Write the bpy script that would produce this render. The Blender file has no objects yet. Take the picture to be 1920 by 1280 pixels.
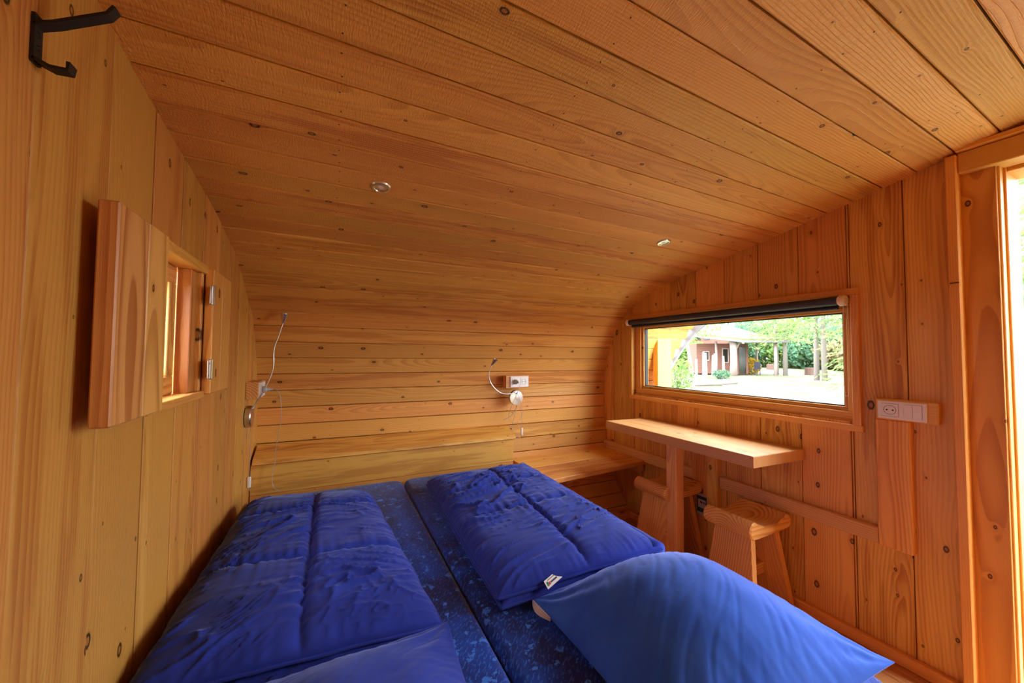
import bpy, bmesh, math, random
from mathutils import Vector, Matrix, noise
import numpy as np

random.seed(7)
S = bpy.context.scene
COL = S.collection
H = 1.29                                   # eye height over the cabin floor

# ------------------------------------------------------------------ camera
cam_d = bpy.data.cameras.new('camera')
cam = bpy.data.objects.new('camera', cam_d)
COL.objects.link(cam)
def _axes():
    F = 694.63
    X = Vector((1430, 36, F)).normalized()
    Y = Vector((-338, 23, F)).normalized()
    Y = (Y - X * X.dot(Y)).normalized()
    Z = X.cross(Y)
    M = Matrix((X, Y, Z))                  # world axes seen from the camera
    r, d, f = M.col[0], M.col[1], M.col[2]
    R = Matrix((r, -d, -f)).transposed()
    return R.to_4x4()
cam.matrix_world = Matrix.Translation((0, 0, H)) @ _axes()
cam_d.sensor_width = 36
cam_d.lens = 694.63 / 1920 * 36
cam_d.clip_start = 0.02
cam_d.clip_end = 500
S.camera = cam

# ------------------------------------------------------------------ sky, light, exposure
W = bpy.data.worlds.new('overcast_sky')
S.world = W
W.use_nodes = True
bg = W.node_tree.nodes['Background']
bg.inputs['Color'].default_value = (0.90, 0.95, 1.0, 1)
def _sky():                                # overcast: brighter towards the zenith
    t = W.node_tree
    tc = t.nodes.new('ShaderNodeTexCoord'); sp = t.nodes.new('ShaderNodeSeparateXYZ')
    a = t.nodes.new('ShaderNodeMath'); a.operation = 'MAXIMUM'; a.inputs[1].default_value = 0.0
    b = t.nodes.new('ShaderNodeMath'); b.operation = 'MULTIPLY_ADD'; b.inputs[1].default_value = 3.2; b.inputs[2].default_value = 3.6
    t.links.new(tc.outputs['Generated'], sp.inputs[0]); t.links.new(sp.outputs[2], a.inputs[0])
    t.links.new(a.outputs[0], b.inputs[0]); t.links.new(b.outputs[0], bg.inputs['Strength'])
_sky()
S.view_settings.view_transform = 'Standard'
S.view_settings.look = 'None'
S.view_settings.gamma = 1
S.view_settings.exposure = 2.05
try:
    S.view_settings.use_curve_mapping = False
except Exception:
    pass
cy = S.cycles
cy.max_bounces = 14
cy.diffuse_bounces = 10
cy.glossy_bounces = 4
cy.transparent_max_bounces = 16
cy.transmission_bounces = 6
cy.caustics_reflective = False
cy.caustics_refractive = False
cy.sample_clamp_indirect = 8.0

def portal(name, loc, rot, sx, sy):
    l = bpy.data.lights.new(name, 'AREA')
    l.shape = 'RECTANGLE'; l.size = sx; l.size_y = sy
    l.cycles.is_portal = True
    o = bpy.data.objects.new(name, l)
    o.location = loc; o.rotation_euler = rot
    COL.objects.link(o)
# daylight comes in through the window and the open door
portal('window_daylight', (2.33, 1.53, 1.28), (0, math.pi / 2, 0), 0.62, 1.5)
portal('door_daylight', (2.36, -0.06, 1.0), (0, math.pi / 2, 0), 2.05, 1.0)

# ------------------------------------------------------------------ helpers
LOC = {}
def empty(name, loc, label=None, cat=None, group=None, kind=None):
    o = bpy.data.objects.new(name, None)
    o.empty_display_size = 0.1
    o.location = loc
    COL.objects.link(o)
    LOC[o] = Vector(loc)
    tag(o, label, cat, group, kind)
    return o

def tag(o, label=None, cat=None, group=None, kind=None):
    if label: o['label'] = label
    if cat: o['category'] = cat
    if group: o['group'] = group
    if kind: o['kind'] = kind
    return o

AX = {'x': (0, 1, 2), 'y': (1, 0, 2), 'z': (2, 1, 0)}
def mk(name, verts, faces, mat, parent=None, smooth=False, grain=None, wp=None, mi=None, edge_split=None):
    """one mesh object; verts in world metres; wp = wood coordinates (along, across, depth)"""
    off = LOC.get(parent, Vector((0, 0, 0))) if parent else Vector((0, 0, 0))
    me = bpy.data.meshes.new(name)
    vs = [(v[0] - off.x, v[1] - off.y, v[2] - off.z) for v in verts]
    me.from_pydata(vs, [], faces)
    me.update()
    o = bpy.data.objects.new(name, me)
    COL.objects.link(o)
    if parent: o.parent = parent
    LOC[o] = off.copy()
    for m in (mat if isinstance(mat, (list, tuple)) else [mat]):
        me.materials.append(m)
    if wp is None and grain:
        lo = [min(v[i] for v in verts) for i in range(3)]
        a = [AX[grain][0]] + sorted(AX[grain][1:], key=lambda i: -(max(v[i] for v in verts) - lo[i]))
        wp = [(v[a[0]] - lo[a[0]], v[a[1]] - lo[a[1]], v[a[2]] - lo[a[2]]) for v in verts]
    if wp is not None:
        at = me.attributes.new('wp', 'FLOAT_VECTOR', 'POINT')
        at.data.foreach_set('vector', [c for v in wp for c in v])
    if smooth:
        me.polygons.foreach_set('use_smooth', [True] * len(me.polygons))
    if mi:
        me.polygons.foreach_set('material_index', mi)
    return o

class G:
    """collects geometry in world coordinates"""
    def __init__(s): s.v = []; s.f = []
    def add(s, vs, fs):
        n = len(s.v)
        s.v += [tuple(v) for v in vs]
        s.f += [tuple(i + n for i in f) for f in fs]
        return s
    def box(s, x0, x1, y0, y1, z0, z1, b=0.0):
        if b <= 0:
            vs = [(x, y, z) for x in (x0, x1) for y in (y0, y1) for z in (z0, z1)]
            fs = [(0, 1, 3, 2), (4, 6, 7, 5), (0, 4, 5, 1), (2, 3, 7, 6), (0, 2, 6, 4), (1, 5, 7, 3)]
            return s.add(vs, fs)
        b = min(b, (x1 - x0) * .45, (y1 - y0) * .45, (z1 - z0) * .45)
        bm = bmesh.new()
        bmesh.ops.create_cube(bm, size=1)
        for v in bm.verts:
            v.co = Vector(((x0 + x1) / 2 + v.co.x * (x1 - x0), (y0 + y1) / 2 + v.co.y * (y1 - y0), (z0 + z1) / 2 + v.co.z * (z1 - z0)))
        bmesh.ops.bevel(bm, geom=list(bm.edges), offset=b, segments=1 if b < .008 else 3, affect='EDGES', profile=.5)
        return s.bm(bm)
    def bm(s, bm):
        bm.verts.index_update()
        s.add([v.co for v in bm.verts], [[v.index for v in f.verts] for f in bm.faces])
        bm.free()
        return s
    def prism(s, poly, a0, a1, axis='x', b=0.0):
        """extrude a 2-D polygon; axis x: poly=(y,z); y: (x,z); z: (x,y)"""
        def P(p, a):
            return {'x': (a, p[0], p[1]), 'y': (p[0], a, p[1]), 'z': (p[0], p[1], a)}[axis]
        bm = bmesh.new()
        A = [bm.verts.new(P(p, a0)) for p in poly]
        B = [bm.verts.new(P(p, a1)) for p in poly]
        n = len(poly)
        fa = bm.faces.new(A[::-1]); fb = bm.faces.new(B)
        for i in range(n):
            bm.faces.new((A[i], A[(i + 1) % n], B[(i + 1) % n], B[i]))
        bmesh.ops.recalc_face_normals(bm, faces=bm.faces)
        if b > 0:
            bmesh.ops.bevel(bm, geom=list(set(list(fa.edges) + list(fb.edges))), offset=b, segments=1, affect='EDGES', clamp_overlap=True)
        return s.bm(bm)
    def tube(s, pts, r, n=8, caps=True):
        pts = [Vector(p) for p in pts]
        rs = r if isinstance(r, (list, tuple)) else [r] * len(pts)
        vs = []; fs = []
        t0 = (pts[1] - pts[0]).normalized()
        ref = Vector((0, 0, 1)) if abs(t0.z) < .9 else Vector((1, 0, 0))
        u = t0.cross(ref).normalized()
        for i, p in enumerate(pts):
            a = pts[max(i - 1, 0)]; c = pts[min(i + 1, len(pts) - 1)]
            t = (c - a).normalized()
            u = (u - t * u.dot(t)).normalized()
            w = t.cross(u)
            for k in range(n):
                q = 2 * math.pi * k / n
                vs.append(p + (u * math.cos(q) + w * math.sin(q)) * rs[i])
        for i in range(len(pts) - 1):
            for k in range(n):
                fs.append((i * n + k, i * n + (k + 1) % n, (i + 1) * n + (k + 1) % n, (i + 1) * n + k))
        if caps:
            fs.append(tuple(range(n))[::-1]); fs.append(tuple((len(pts) - 1) * n + k for k in range(n)))
        return s.add(vs, fs)
    def lathe(s, prof, org, axis, n=28):
        """prof = (radius, height along axis)"""
        ax = Vector(axis).normalized()
        ref = Vector((0, 0, 1)) if abs(ax.z) < .9 else Vector((1, 0, 0))
        u = ax.cross(ref).normalized(); w = ax.cross(u)
        org = Vector(org)
        vs = []; fs = []
        for r, h in prof:
            for k in range(n):
                q = 2 * math.pi * k / n
                vs.append(org + ax * h + (u * math.cos(q) + w * math.sin(q)) * max(r, 1e-5))
        for i in range(len(prof) - 1):
            for k in range(n):
                fs.append((i * n + k, i * n + (k + 1) % n, (i + 1) * n + (k + 1) % n, (i + 1) * n + k))
        fs.append(tuple(range(n))[::-1]); fs.append(tuple((len(prof) - 1) * n + k for k in range(n)))
        return s.add(vs, fs)
    def build(s, name, mat, parent=None, **k):
        return mk(name, s.v, s.f, mat, parent, **k)

def spline(pts, n=8):
    """Catmull-Rom through points"""
    P = [Vector(p) for p in pts]
    P = [P[0] * 2 - P[1]] + P + [P[-1] * 2 - P[-2]]
    out = []
    for i in range(1, len(P) - 2):
        a, b, c, d = P[i - 1:i + 3]
        for k in range(n):
            t = k / n
            out.append(.5 * ((2 * b) + (c - a) * t + (2 * a - 5 * b + 4 * c - d) * t * t + (3 * b - a - 3 * c + d) * t ** 3))
    out.append(P[-2])
    return out

def copy_tree(o, delta=None, parent=None, names=None):
    c = o.copy()
    COL.objects.link(c)
    if parent: c.parent = parent
    if delta is not None: c.location = Vector(o.location) + Vector(delta)
    for ch in list(o.children): copy_tree(ch, None, c)
    return c

# ------------------------------------------------------------------ materials
class N:
    """node builder"""
    def __init__(s, name):
        s.m = bpy.data.materials.new(name); s.m.use_nodes = True
        s.t = s.m.node_tree
        for n in list(s.t.nodes): s.t.nodes.remove(n)
        s.out = s.t.nodes.new('ShaderNodeOutputMaterial')
    def n(s, ty, **k):
        x = s.t.nodes.new('ShaderNode' + ty)
        for a, v in k.items(): setattr(x, a, v)
        return x
    def set(s, sock, v):
        if isinstance(v, bpy.types.NodeSocket): s.t.links.new(v, sock)
        else: sock.default_value = v
    def math(s, op, a, b=0.0, c=None, clamp=False):
        x = s.n('Math', operation=op); x.use_clamp = clamp
        s.set(x.inputs[0], a); s.set(x.inputs[1], b)
        if c is not None: s.set(x.inputs[2], c)
        return x.outputs[0]
    def sm(s, v, a, b, lo=0.0, hi=1.0):
        x = s.n('MapRange', interpolation_type='SMOOTHSTEP')
        s.set(x.inputs[0], v); x.inputs[1].default_value = a; x.inputs[2].default_value = b
        s.set(x.inputs[3], lo); s.set(x.inputs[4], hi)
        return x.outputs[0]
    def comb(s, x, y, z):
        c = s.n('CombineXYZ')
        for i, v in enumerate((x, y, z)): s.set(c.inputs[i], v)
        return c.outputs[0]
    def sep(s, v):
        c = s.n('SeparateXYZ'); s.set(c.inputs[0], v)
        return c.outputs
    def noise(s, v, scale=1.0, detail=2.0, rough=.5):
        x = s.n('TexNoise'); s.set(x.inputs['Vector'], v)
        x.inputs['Scale'].default_value = scale; x.inputs['Detail'].default_value = detail; x.inputs['Roughness'].default_value = rough
        return x.outputs[0]
    def mix(s, f, a, b, bt='MIX'):
        x = s.n('Mix', data_type='RGBA', blend_type=bt)
        s.set(x.inputs[0], f)
        for i, v in ((6, a), (7, b)):
            s.set(x.inputs[i], v if isinstance(v, bpy.types.NodeSocket) else (*v, 1) if len(v) == 3 else v)
        return x.outputs[2]
    def bsdf(s, color, rough=.5, spec=.5, metal=0.0, normal=None, sheen=0.0, **k):
        p = s.n('BsdfPrincipled')
        s.set(p.inputs['Base Color'], color if isinstance(color, bpy.types.NodeSocket) else (*color, 1))
        s.set(p.inputs['Roughness'], rough); s.set(p.inputs['Specular IOR Level'], spec); s.set(p.inputs['Metallic'], metal)
        if sheen: p.inputs['Sheen Weight'].default_value = sheen; p.inputs['Sheen Roughness'].default_value = .4
        if normal is not None: s.set(p.inputs['Normal'], normal)
        for a, v in k.items(): s.set(p.inputs[a.replace('_', ' ')], v)
        s.t.links.new(p.outputs[0], s.out.inputs[0])
        return p
    def bump(s, h, strength=.3, dist=.002):
        b = s.n('Bump'); b.inputs['Strength'].default_value = strength; b.inputs['Distance'].default_value = dist
        s.set(b.inputs['Height'], h)
        return b.outputs[0]

def plain(name, col, rough=.5, spec=.5, metal=0.0, **k):
    m = N(name); m.bsdf(col, rough, spec, metal, **k); return m.m

def wood(name, light=(.74, .380, .088), dark=(.48, .182, .031), red=(.38, .095, .018), ring=.55, freq=150.0, knots=.5, redness=.38,
         rough=.42, spec=.35, bump=.25, saw=0.0, vary=.22, knot_scale=8.0, pale=.35, ksize=1.0):
    m = N(name)
    at = m.n('Attribute', attribute_type='GEOMETRY', attribute_name='wp')
    u, v, w = m.sep(at.outputs['Vector'])
    rnd = m.n('ObjectInfo').outputs['Random']
    wn = m.n('TexWhiteNoise', noise_dimensions='1D'); m.set(wn.inputs['W'], m.math('MULTIPLY', rnd, 913.7))
    c1, c2, c3 = m.sep(wn.outputs['Color'])
    wn2 = m.n('TexWhiteNoise', noise_dimensions='1D'); m.set(wn2.inputs['W'], m.math('MULTIPLY_ADD', rnd, 517.3, 31.0))
    c4, c5, c6 = m.sep(wn2.outputs['Color'])
    seed = m.math('MULTIPLY', rnd, 57.0)
    us = m.math('ADD', u, seed)
    # knots
    kv = m.comb(m.math('MULTIPLY', us, .62), m.math('ADD', v, m.math('MULTIPLY', c4, 9.0)), 0.0)
    vo = m.n('TexVoronoi', voronoi_dimensions='2D', feature='F1'); m.set(vo.inputs['Vector'], kv)
    vo.inputs['Scale'].default_value = knot_scale
    d = m.math('DIVIDE', vo.outputs['Distance'], knot_scale)
    k1, k2, k3 = m.sep(vo.outputs['Color'])
    gate = m.math('GREATER_THAN', k1, 1 - knots)
    rk = m.math('MULTIPLY_ADD', m.math('MULTIPLY', k2, k2), .0060 * ksize, .0016 * ksize)
    q = m.math('DIVIDE', d, rk)
    kmask = m.math('MULTIPLY', m.sm(q, 1.25, .85), gate)
    krim = m.math('MULTIPLY', m.math('MULTIPLY', m.sm(q, 1.5, 1.0), m.sm(q, .45, .9)), gate)
    khalo = m.math('MULTIPLY', m.math('POWER', 2.718, m.math('MULTIPLY', q, -.55)), gate)
    # growth rings cut by the board face
    n1 = m.noise(m.comb(m.math('MULTIPLY', us, 1.1), m.math('MULTIPLY', v, 4.0), m.math('MULTIPLY', w, 4.0)), 1.0, 2.0)
    n2 = m.noise(m.comb(m.math('MULTIPLY', us, .8), seed, 3.0), 1.0, 1.0)
    dv = m.math('ADD', m.math('SUBTRACT', v, m.math('MULTIPLY_ADD', c1, .22, -.06)), m.math('MULTIPLY_ADD', n1, .07, -.035))
    dw = m.math('ADD', m.math('ADD', w, m.math('MULTIPLY_ADD', c2, .09, .02)), m.math('MULTIPLY_ADD', n2, .12, -.06))
    R = m.math('SQRT', m.math('ADD', m.math('MULTIPLY', dv, dv), m.math('MULTIPLY', dw, dw)))
    R = m.math('ADD', R, m.math('MULTIPLY', khalo, .016))
    fr = m.math('FRACT', m.math('MULTIPLY', R, freq))
    late = m.math('MULTIPLY', m.sm(fr, .25, .9), m.sm(fr, 1.0, .93))
    slow = m.noise(m.comb(m.math('MULTIPLY', us, .7), m.math('MULTIPLY', v, 9.0), w), 1.0, 2.0)
    amt = m.math('MULTIPLY', late, m.sm(slow, .3, .65, ring * .25, ring))
    fib = m.noise(m.comb(m.math('MULTIPLY', us, 7.0), m.math('MULTIPLY', v, 420.0), m.math('MULTIPLY', w, 420.0)), 1.0, 3.0, .6)
    amt = m.math('ADD', amt, m.math('MULTIPLY_ADD', fib, .36, -.18), clamp=True)
    col = m.mix(amt, light, dark)
    # reddish heartwood flames and pale sapwood streaks on some boards
    rn = m.noise(m.comb(m.math('MULTIPLY', us, 1.6), m.math('MULTIPLY', v, 22.0), m.math('ADD', w, seed)), 1.0, 3.0, .6)
    rm = m.math('MULTIPLY', m.sm(rn, .46, .60), m.sm(c3, 1 - redness - .2, 1 - redness + .2))
    rm = m.math('MULTIPLY', rm, m.sm(fr, 0.0, .8, .25, .62))
    col = m.mix(rm, col, red)
    pn = m.noise(m.comb(m.math('MULTIPLY', us, .5), m.math('MULTIPLY', v, 14.0), m.math('ADD', seed, 5.0)), 1.0, 1.0)
    pm = m.math('MULTIPLY', m.sm(pn, .56, .68), m.math('MULTIPLY', m.sm(c5, .4, .8), pale))
    col = m.mix(pm, col, tuple(min(1, c * f) for c, f in zip(light, (1.2, 1.35, 1.6))))
    col = m.mix(m.math('MULTIPLY', khalo, .45), col, dark)
    col = m.mix(kmask, col, tuple(c * .8 for c in dark))
    col = m.mix(krim, col, tuple(c * .10 for c in dark))
    hsv = m.n('HueSaturation')
    m.set(hsv.inputs['Hue'], m.math('MULTIPLY_ADD', c6, .020, .490))
    m.set(hsv.inputs['Value'], m.math('MULTIPLY_ADD', c5, vary, 1 - vary * .55))
    m.set(hsv.inputs['Color'], col)
    h = m.math('ADD', m.math('MULTIPLY', late, .5), m.math('MULTIPLY', fib, .7))
    if saw:
        sn = m.noise(m.comb(m.math('MULTIPLY', us, 260.0), m.math('MULTIPLY', v, 60.0), w), 1.0, 2.0)
        sn2 = m.noise(m.comb(m.math('MULTIPLY', us, 14.0), m.math('MULTIPLY', v, 20.0), seed), 1.0, 3.0)
        h = m.math('ADD', h, m.math('MULTIPLY', m.math('ADD', sn, m.math('MULTIPLY', sn2, 1.2)), saw))
    rg = m.sm(slow, .3, .7, rough - .06, rough + .12)
    m.bsdf(hsv.outputs[0], rg, spec, normal=m.bump(h, bump, .0025))
    return m.m

WOOD = wood('larch_planks')
WOOD_C = wood('larch_planks_sawn', saw=1.6, bump=.7, rough=.40, spec=.4)
WOOD_L = wood('larch_planks_side', light=(.61, .288, .064), redness=.3, pale=.6, knots=.7)
WOOD_R = wood('larch_planks_window_wall', redness=.45, ring=.75, freq=95.0, ksize=1.55, knots=.6)
WOOD_T = wood('larch_trim', ring=.4, knots=.25, redness=.2)
WOOD_H = wood('headboard_larch', pale=0.0, redness=.5)
WOOD_D = wood('desk_larch', light=(.73, .41, .145), dark=(.44, .175, .048), ring=.75, knots=.3, redness=.15, rough=.38)
WOOD_S = wood('stool_larch', light=(.72, .38, .11), dark=(.42, .155, .032), ring=.9, freq=85.0, knots=.3, redness=.1, rough=.35)
WOOD_F = wood('floor_planks', light=(.50, .22, .085), dark=(.30, .11, .035), rough=.4)
DARKWOOD = plain('board_backing', (.10, .040, .012), .8, .1)
SKIN = plain('shell_backing', (.07, .03, .012), .8, .1)
BLACK = plain('forged_black_iron', (.010, .009, .009), .55, .4)
STEEL = plain('brushed_steel', (.62, .60, .58), .28, .5, 1.0)
ZINC = plain('zinc_plated_steel', (.50, .48, .47), .35, .5, 1.0)
WHITE = plain('white_plastic', (.80, .78, .76), .35, .5)
CREAM = plain('cream_plastic', (.75, .66, .52), .4, .4)
DARKHOLE = plain('dark_recess', (.01, .01, .01), .7, .2)
CORD = plain('clear_cord', (.75, .72, .70), .15, .8, 0.0, Transmission_Weight=.45)
GASKET = plain('black_gasket', (.015, .015, .017), .6, .3)
BLIND = plain('roller_blind_fabric', (.035, .037, .055), .45, .4)
def glass():
    m = N('window_glass')
    tr = m.n('BsdfTransparent'); gl = m.n('BsdfGlossy'); gl.inputs['Roughness'].default_value = .02
    lw = m.n('LayerWeight'); lw.inputs['Blend'].default_value = .5
    mx = m.n('MixShader'); m.set(mx.inputs[0], m.math('MULTIPLY_ADD', m.math('POWER', lw.outputs['Facing'], 5.0), .6, .03))
    m.t.links.new(tr.outputs[0], mx.inputs[1]); m.t.links.new(gl.outputs[0], mx.inputs[2])
    tr.inputs[0].default_value = (.98, .99, .985, 1)
    m.t.links.new(mx.outputs[0], m.out.inputs[0])
    return m.m
GLASS = glass()

def fabric(name, col, col2, sheen=.35, weave=.15, scale=9.0):
    m = N(name)
    tc = m.n('TexCoord').outputs['Object']
    n1 = m.noise(tc, scale, 3.0)
    n2 = m.noise(tc, 650.0, 2.0)
    c = m.mix(m.sm(n1, .35, .7), col, col2)
    n3 = m.noise(tc, 140.0, 2.0)
    m.bsdf(c, .85, .12, sheen=sheen, normal=m.bump(m.math('ADD', n2, m.math('MULTIPLY', n3, .5)), weave, .001), Sheen_Tint=(.35, .45, 1.0, 1))
    return m.m
DUVET = fabric('duvet_navy_cotton', (.019, .036, .29), (.024, .046, .36), .5)
PILLOW_F = fabric('pillow_blue_cotton', (.024, .095, .52), (.032, .118, .58), .8)
PILLOW_N = fabric('pillow_navy_cotton', (.016, .036, .28), (.022, .046, .34), .5)
LINER = plain('pillow_liner', (.55, .46, .44), .8, .1)
def mattress_mat():
    m = N('mattress_cover_blue')
    tc = m.n('TexCoord').outputs['Object']
    big = m.noise(tc, 5.0, 3.0, .6)
    mid = m.noise(tc, 26.0, 3.0, .6)
    x, y, z = m.sep(tc)
    rot = m.comb(m.math('ADD', m.math('MULTIPLY', x, 1.0), m.math('MULTIPLY', y, .55)), m.math('MULTIPLY', m.math('SUBTRACT', y, x), 2.1), z)
    fleck = m.noise(rot, 58.0, 2.0, .5)
    base = m.mix(m.sm(big, .38, .62), (.004, .010, .10), (.004, .045, .36))
    base = m.mix(m.math('MULTIPLY', m.sm(fleck, .565, .60), m.sm(big, .30, .60, .3, .9)), base, (.02, .13, .62))
    base = m.mix(m.sm(mid, .60, .63), base, (.04, .19, .75))
    m.bsdf(base, .7, .2, sheen=.25, normal=m.bump(m.noise(tc, 300.0, 2.0), .12, .001))
    return m.m
MATTRESS = mattress_mat()

# ------------------------------------------------------------------ shell profile (y, z) on the two gable planes
XR, XL = 2.2, -0.4
def rel(p): return [(a, b + H) for a, b in p]
PR = rel([(2.28, -1.29), (2.42, -1.14), (2.52, -1.0), (2.575, -.86), (2.61, -.73), (2.632, -.553), (2.645, -.351), (2.645, -.241), (2.622, -.13), (2.566, .032), (2.504, .161),
          (2.45, .25), (2.35, .345), (2.2, .437), (2.08, .487), (1.9, .537), (1.7, .578), (1.5, .612), (1.29, .648), (1.09, .686), (.88, .728),
          (.685, .767), (.548, .797), (.425, .820), (.31, .840), (.15, .862), (0, .875), (-.2, .88), (-.4, .872), (-.6, .85)])
PL = rel([(2.33, -1.29), (2.48, -1.14), (2.59, -1.0), (2.65, -.86), (2.69, -.73), (2.715, -.565), (2.725, -.449), (2.71, -.27), (2.672, -.135), (2.612, .006), (2.521, .157),
          (2.42, .24), (2.30, .31), (2.16, .395), (2.01, .457), (1.80, .503), (1.675, .527), (1.52, .551), (1.346, .574), (1.253, .586), (1.113, .606),
          (.948, .638), (.78, .670), (.62, .70), (.45, .73), (.25, .758), (.0, .775), (-.2, .78), (-.4, .772), (-.6, .75)])
def resample(P, n=600):
    s = spline([(0, a, b) for a, b in P], 12)
    q = np.array([(v.y, v.z) for v in s])
    l = np.concatenate([[0], np.cumsum(np.hypot(*np.diff(q, axis=0).T))])
    return q, l
QR, LR = resample(PR); QL, LL = resample(PL)
def at_len(q, l, s): return (float(np.interp(s, l, q[:, 0])), float(np.interp(s, l, q[:, 1])))
def near(q, l, y, z):
    return float(l[np.argmin((q[:, 0] - y) ** 2 + (q[:, 1] - z - H) ** 2)])
# plank joints: same count between matched joints on both gables
def joints(q, l, marks):
    out = []
    for (a, b, n) in marks:
        for i in range(n): out.append(a + (b - a) * i / n)
    out.append(marks[-1][1])
    return out
kR, kL = near(QR, LR, 2.504, .161), near(QL, LL, 2.521, .157)
aR, aL = near(QR, LR, 1.61, .594), near(QL, LL, 1.476, .557)
bR, bL = near(QR, LR, 1.051, .695), near(QL, LL, .948, .638)
cR = near(QR, LR, .74, .757); cL = bL + (cR - bR) * 1.02
JR = joints(QR, LR, [(0, kR, 15), (kR, aR, 10), (aR, bR, 5), (bR, cR, 3), (cR, LR[-1], 12)])
JL = joints(QL, LL, [(0, kL, 15), (kL, aL, 10), (aL, bL, 5), (bL, cL, 3), (cL, LL[-1], 12)])
IK = 15

def nrm(q, l, s):
    a = at_len(q, l, s - .02); b = at_len(q, l, s + .02)
    dy, dz = b[0] - a[0], b[1] - a[1]
    n = math.hypot(dy, dz)
    return (dz / n, -dy / n)               # pointing outwards (up the profile, outside on the right hand)

def shell_plank(i, x0, x1, parent, name='plank', th=.022, gap=.0021, ch=.0034, lift=0.0, mat=WOOD):
    def section(q, l, J):
        s0, s1 = J[i] + gap, J[i + 1] - gap
        n0, n1 = nrm(q, l, J[i]), nrm(q, l, J[i + 1])
        def P(s, n, d):
            p = at_len(q, l, s); return (p[0] + n[0] * d, p[1] + n[1] * d)
        pts = [P(s0, n0, ch + lift), P(s0 + ch, n0, lift)]
        for k in (1, 2):
            s = s0 + (s1 - s0) * k / 3
            pts.append(P(s, nrm(q, l, s), lift))
        pts += [P(s1 - ch, n1, lift), P(s1, n1, ch + lift), P(s1, n1, th), P(s0, n0, th)]
        al = [0, ch, (s1 - s0) / 3, (s1 - s0) * 2 / 3, s1 - s0 - ch, s1 - s0, s1 - s0, 0]
        return pts, al
    a, al = section(QL, LL, JL); b, bl = section(QR, LR, JR)
    n = len(a)
    def at_x(x):
        t = (x - XL) / (XR - XL)
        return [(x, a[k][0] * (1 - t) + b[k][0] * t, a[k][1] * (1 - t) + b[k][1] * t) for k in range(n)]
    vs = at_x(x0) + at_x(x1)
    wp = []
    for x in (x0, x1):
        for k in range(n): wp.append((x - x0, al[k], .02 if k >= 6 else .0))
    fs = [(k, k + n, (k + 1) % n + n, (k + 1) % n) for k in range(n)] + [tuple(range(n)), tuple(range(2 * n - 1, n - 1, -1))]
    return mk(name, vs, fs, mat, parent, wp=wp)

# ------------------------------------------------------------------ setting: shell backing, floor, gable walls
def shell_skin(name, i0, i1, x0, x1, d0=.0205, d1=.07, parent=None):
    vs = []; fs = []
    m = (i1 - i0) * 2 + 1
    for x in (x0, x1):
        t = (x - XL) / (XR - XL)
        for d in (d0, d1):
            for k in range(m):
                ii = i0 + k / 2
                j = min(int(ii), len(JR) - 2); fr = ii - j
                sR = JR[j] + (JR[j + 1] - JR[j]) * fr; sL = JL[j] + (JL[j + 1] - JL[j]) * fr
                pr, nr_ = at_len(QR, LR, sR), nrm(QR, LR, sR); pl, nl = at_len(QL, LL, sL), nrm(QL, LL, sL)
                vs.append((x, (pl[0] + nl[0] * d) * (1 - t) + (pr[0] + nr_[0] * d) * t, (pl[1] + nl[1] * d) * (1 - t) + (pr[1] + nr_[1] * d) * t))
    def I(a, b, k): return a * 2 * m + b * m + k
    for k in range(m - 1):
        fs += [(I(0, 0, k), I(1, 0, k), I(1, 0, k + 1), I(0, 0, k + 1)), (I(0, 1, k), I(0, 1, k + 1), I(1, 1, k + 1), I(1, 1, k)),
               (I(0, 0, k), I(0, 0, k + 1), I(0, 1, k + 1), I(0, 1, k)), (I(1, 0, k), I(1, 1, k), I(1, 1, k + 1), I(1, 0, k + 1))]
    for k in (0, m - 1): fs.append((I(0, 0, k), I(0, 1, k), I(1, 1, k), I(1, 0, k)))
    o = mk(name, vs, fs, SKIN, parent)
    if not parent: tag(o, kind='structure')
    return o
NP = len(JR) - 1
wall_back = shell_skin('wall_back', 0, IK, XL - .11, XR + .11)
ceiling = shell_skin('ceiling', IK, NP, XL - .11, XR + .11)
nail_me = None
for i in range(NP):
    lift = random.uniform(0, .0025)
    pk = shell_plank(i, XL - .105, XR + .105, wall_back if i < IK else ceiling, mat=WOOD if i < IK + 4 else WOOD_C, lift=lift)
    if not (IK - 10 < i < IK + 24): continue
    for x in (.006, .574, 1.165, 1.783):   # two nails per board on each rafter
        t = (x - XL) / (XR - XL)
        for f in (.22, .78):
            sR = JR[i] + (JR[i + 1] - JR[i]) * f; sL = JL[i] + (JL[i + 1] - JL[i]) * f
            a, b = at_len(QL, LL, sL), at_len(QR, LR, sR); na, nb = nrm(QL, LL, sL), nrm(QR, LR, sR)
            n = Vector((0, na[0] * (1 - t) + nb[0] * t, na[1] * (1 - t) + nb[1] * t)).normalized()
            p = Vector((x, a[0] * (1 - t) + b[0] * t, a[1] * (1 - t) + b[1] * t)) + n * lift
            if nail_me is None:
                nail_me = G().lathe([(.0021, -.0015), (.0021, .0005), (.0008, .0007)], (0, 0, 0), (0, 0, 1), 7).build('nail_source', plain('nail_head', (.05, .03, .02), .5, .4))
                src = nail_me; nail_me = src.data; bpy.data.objects.remove(src)
            o = bpy.data.objects.new('nail', nail_me)
            COL.objects.link(o); o.parent = pk
            o.location = p + Vector((random.uniform(-.004, .004), 0, 0))
            o.rotation_euler = (-n).to_track_quat('Z', 'Y').to_euler()

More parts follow.
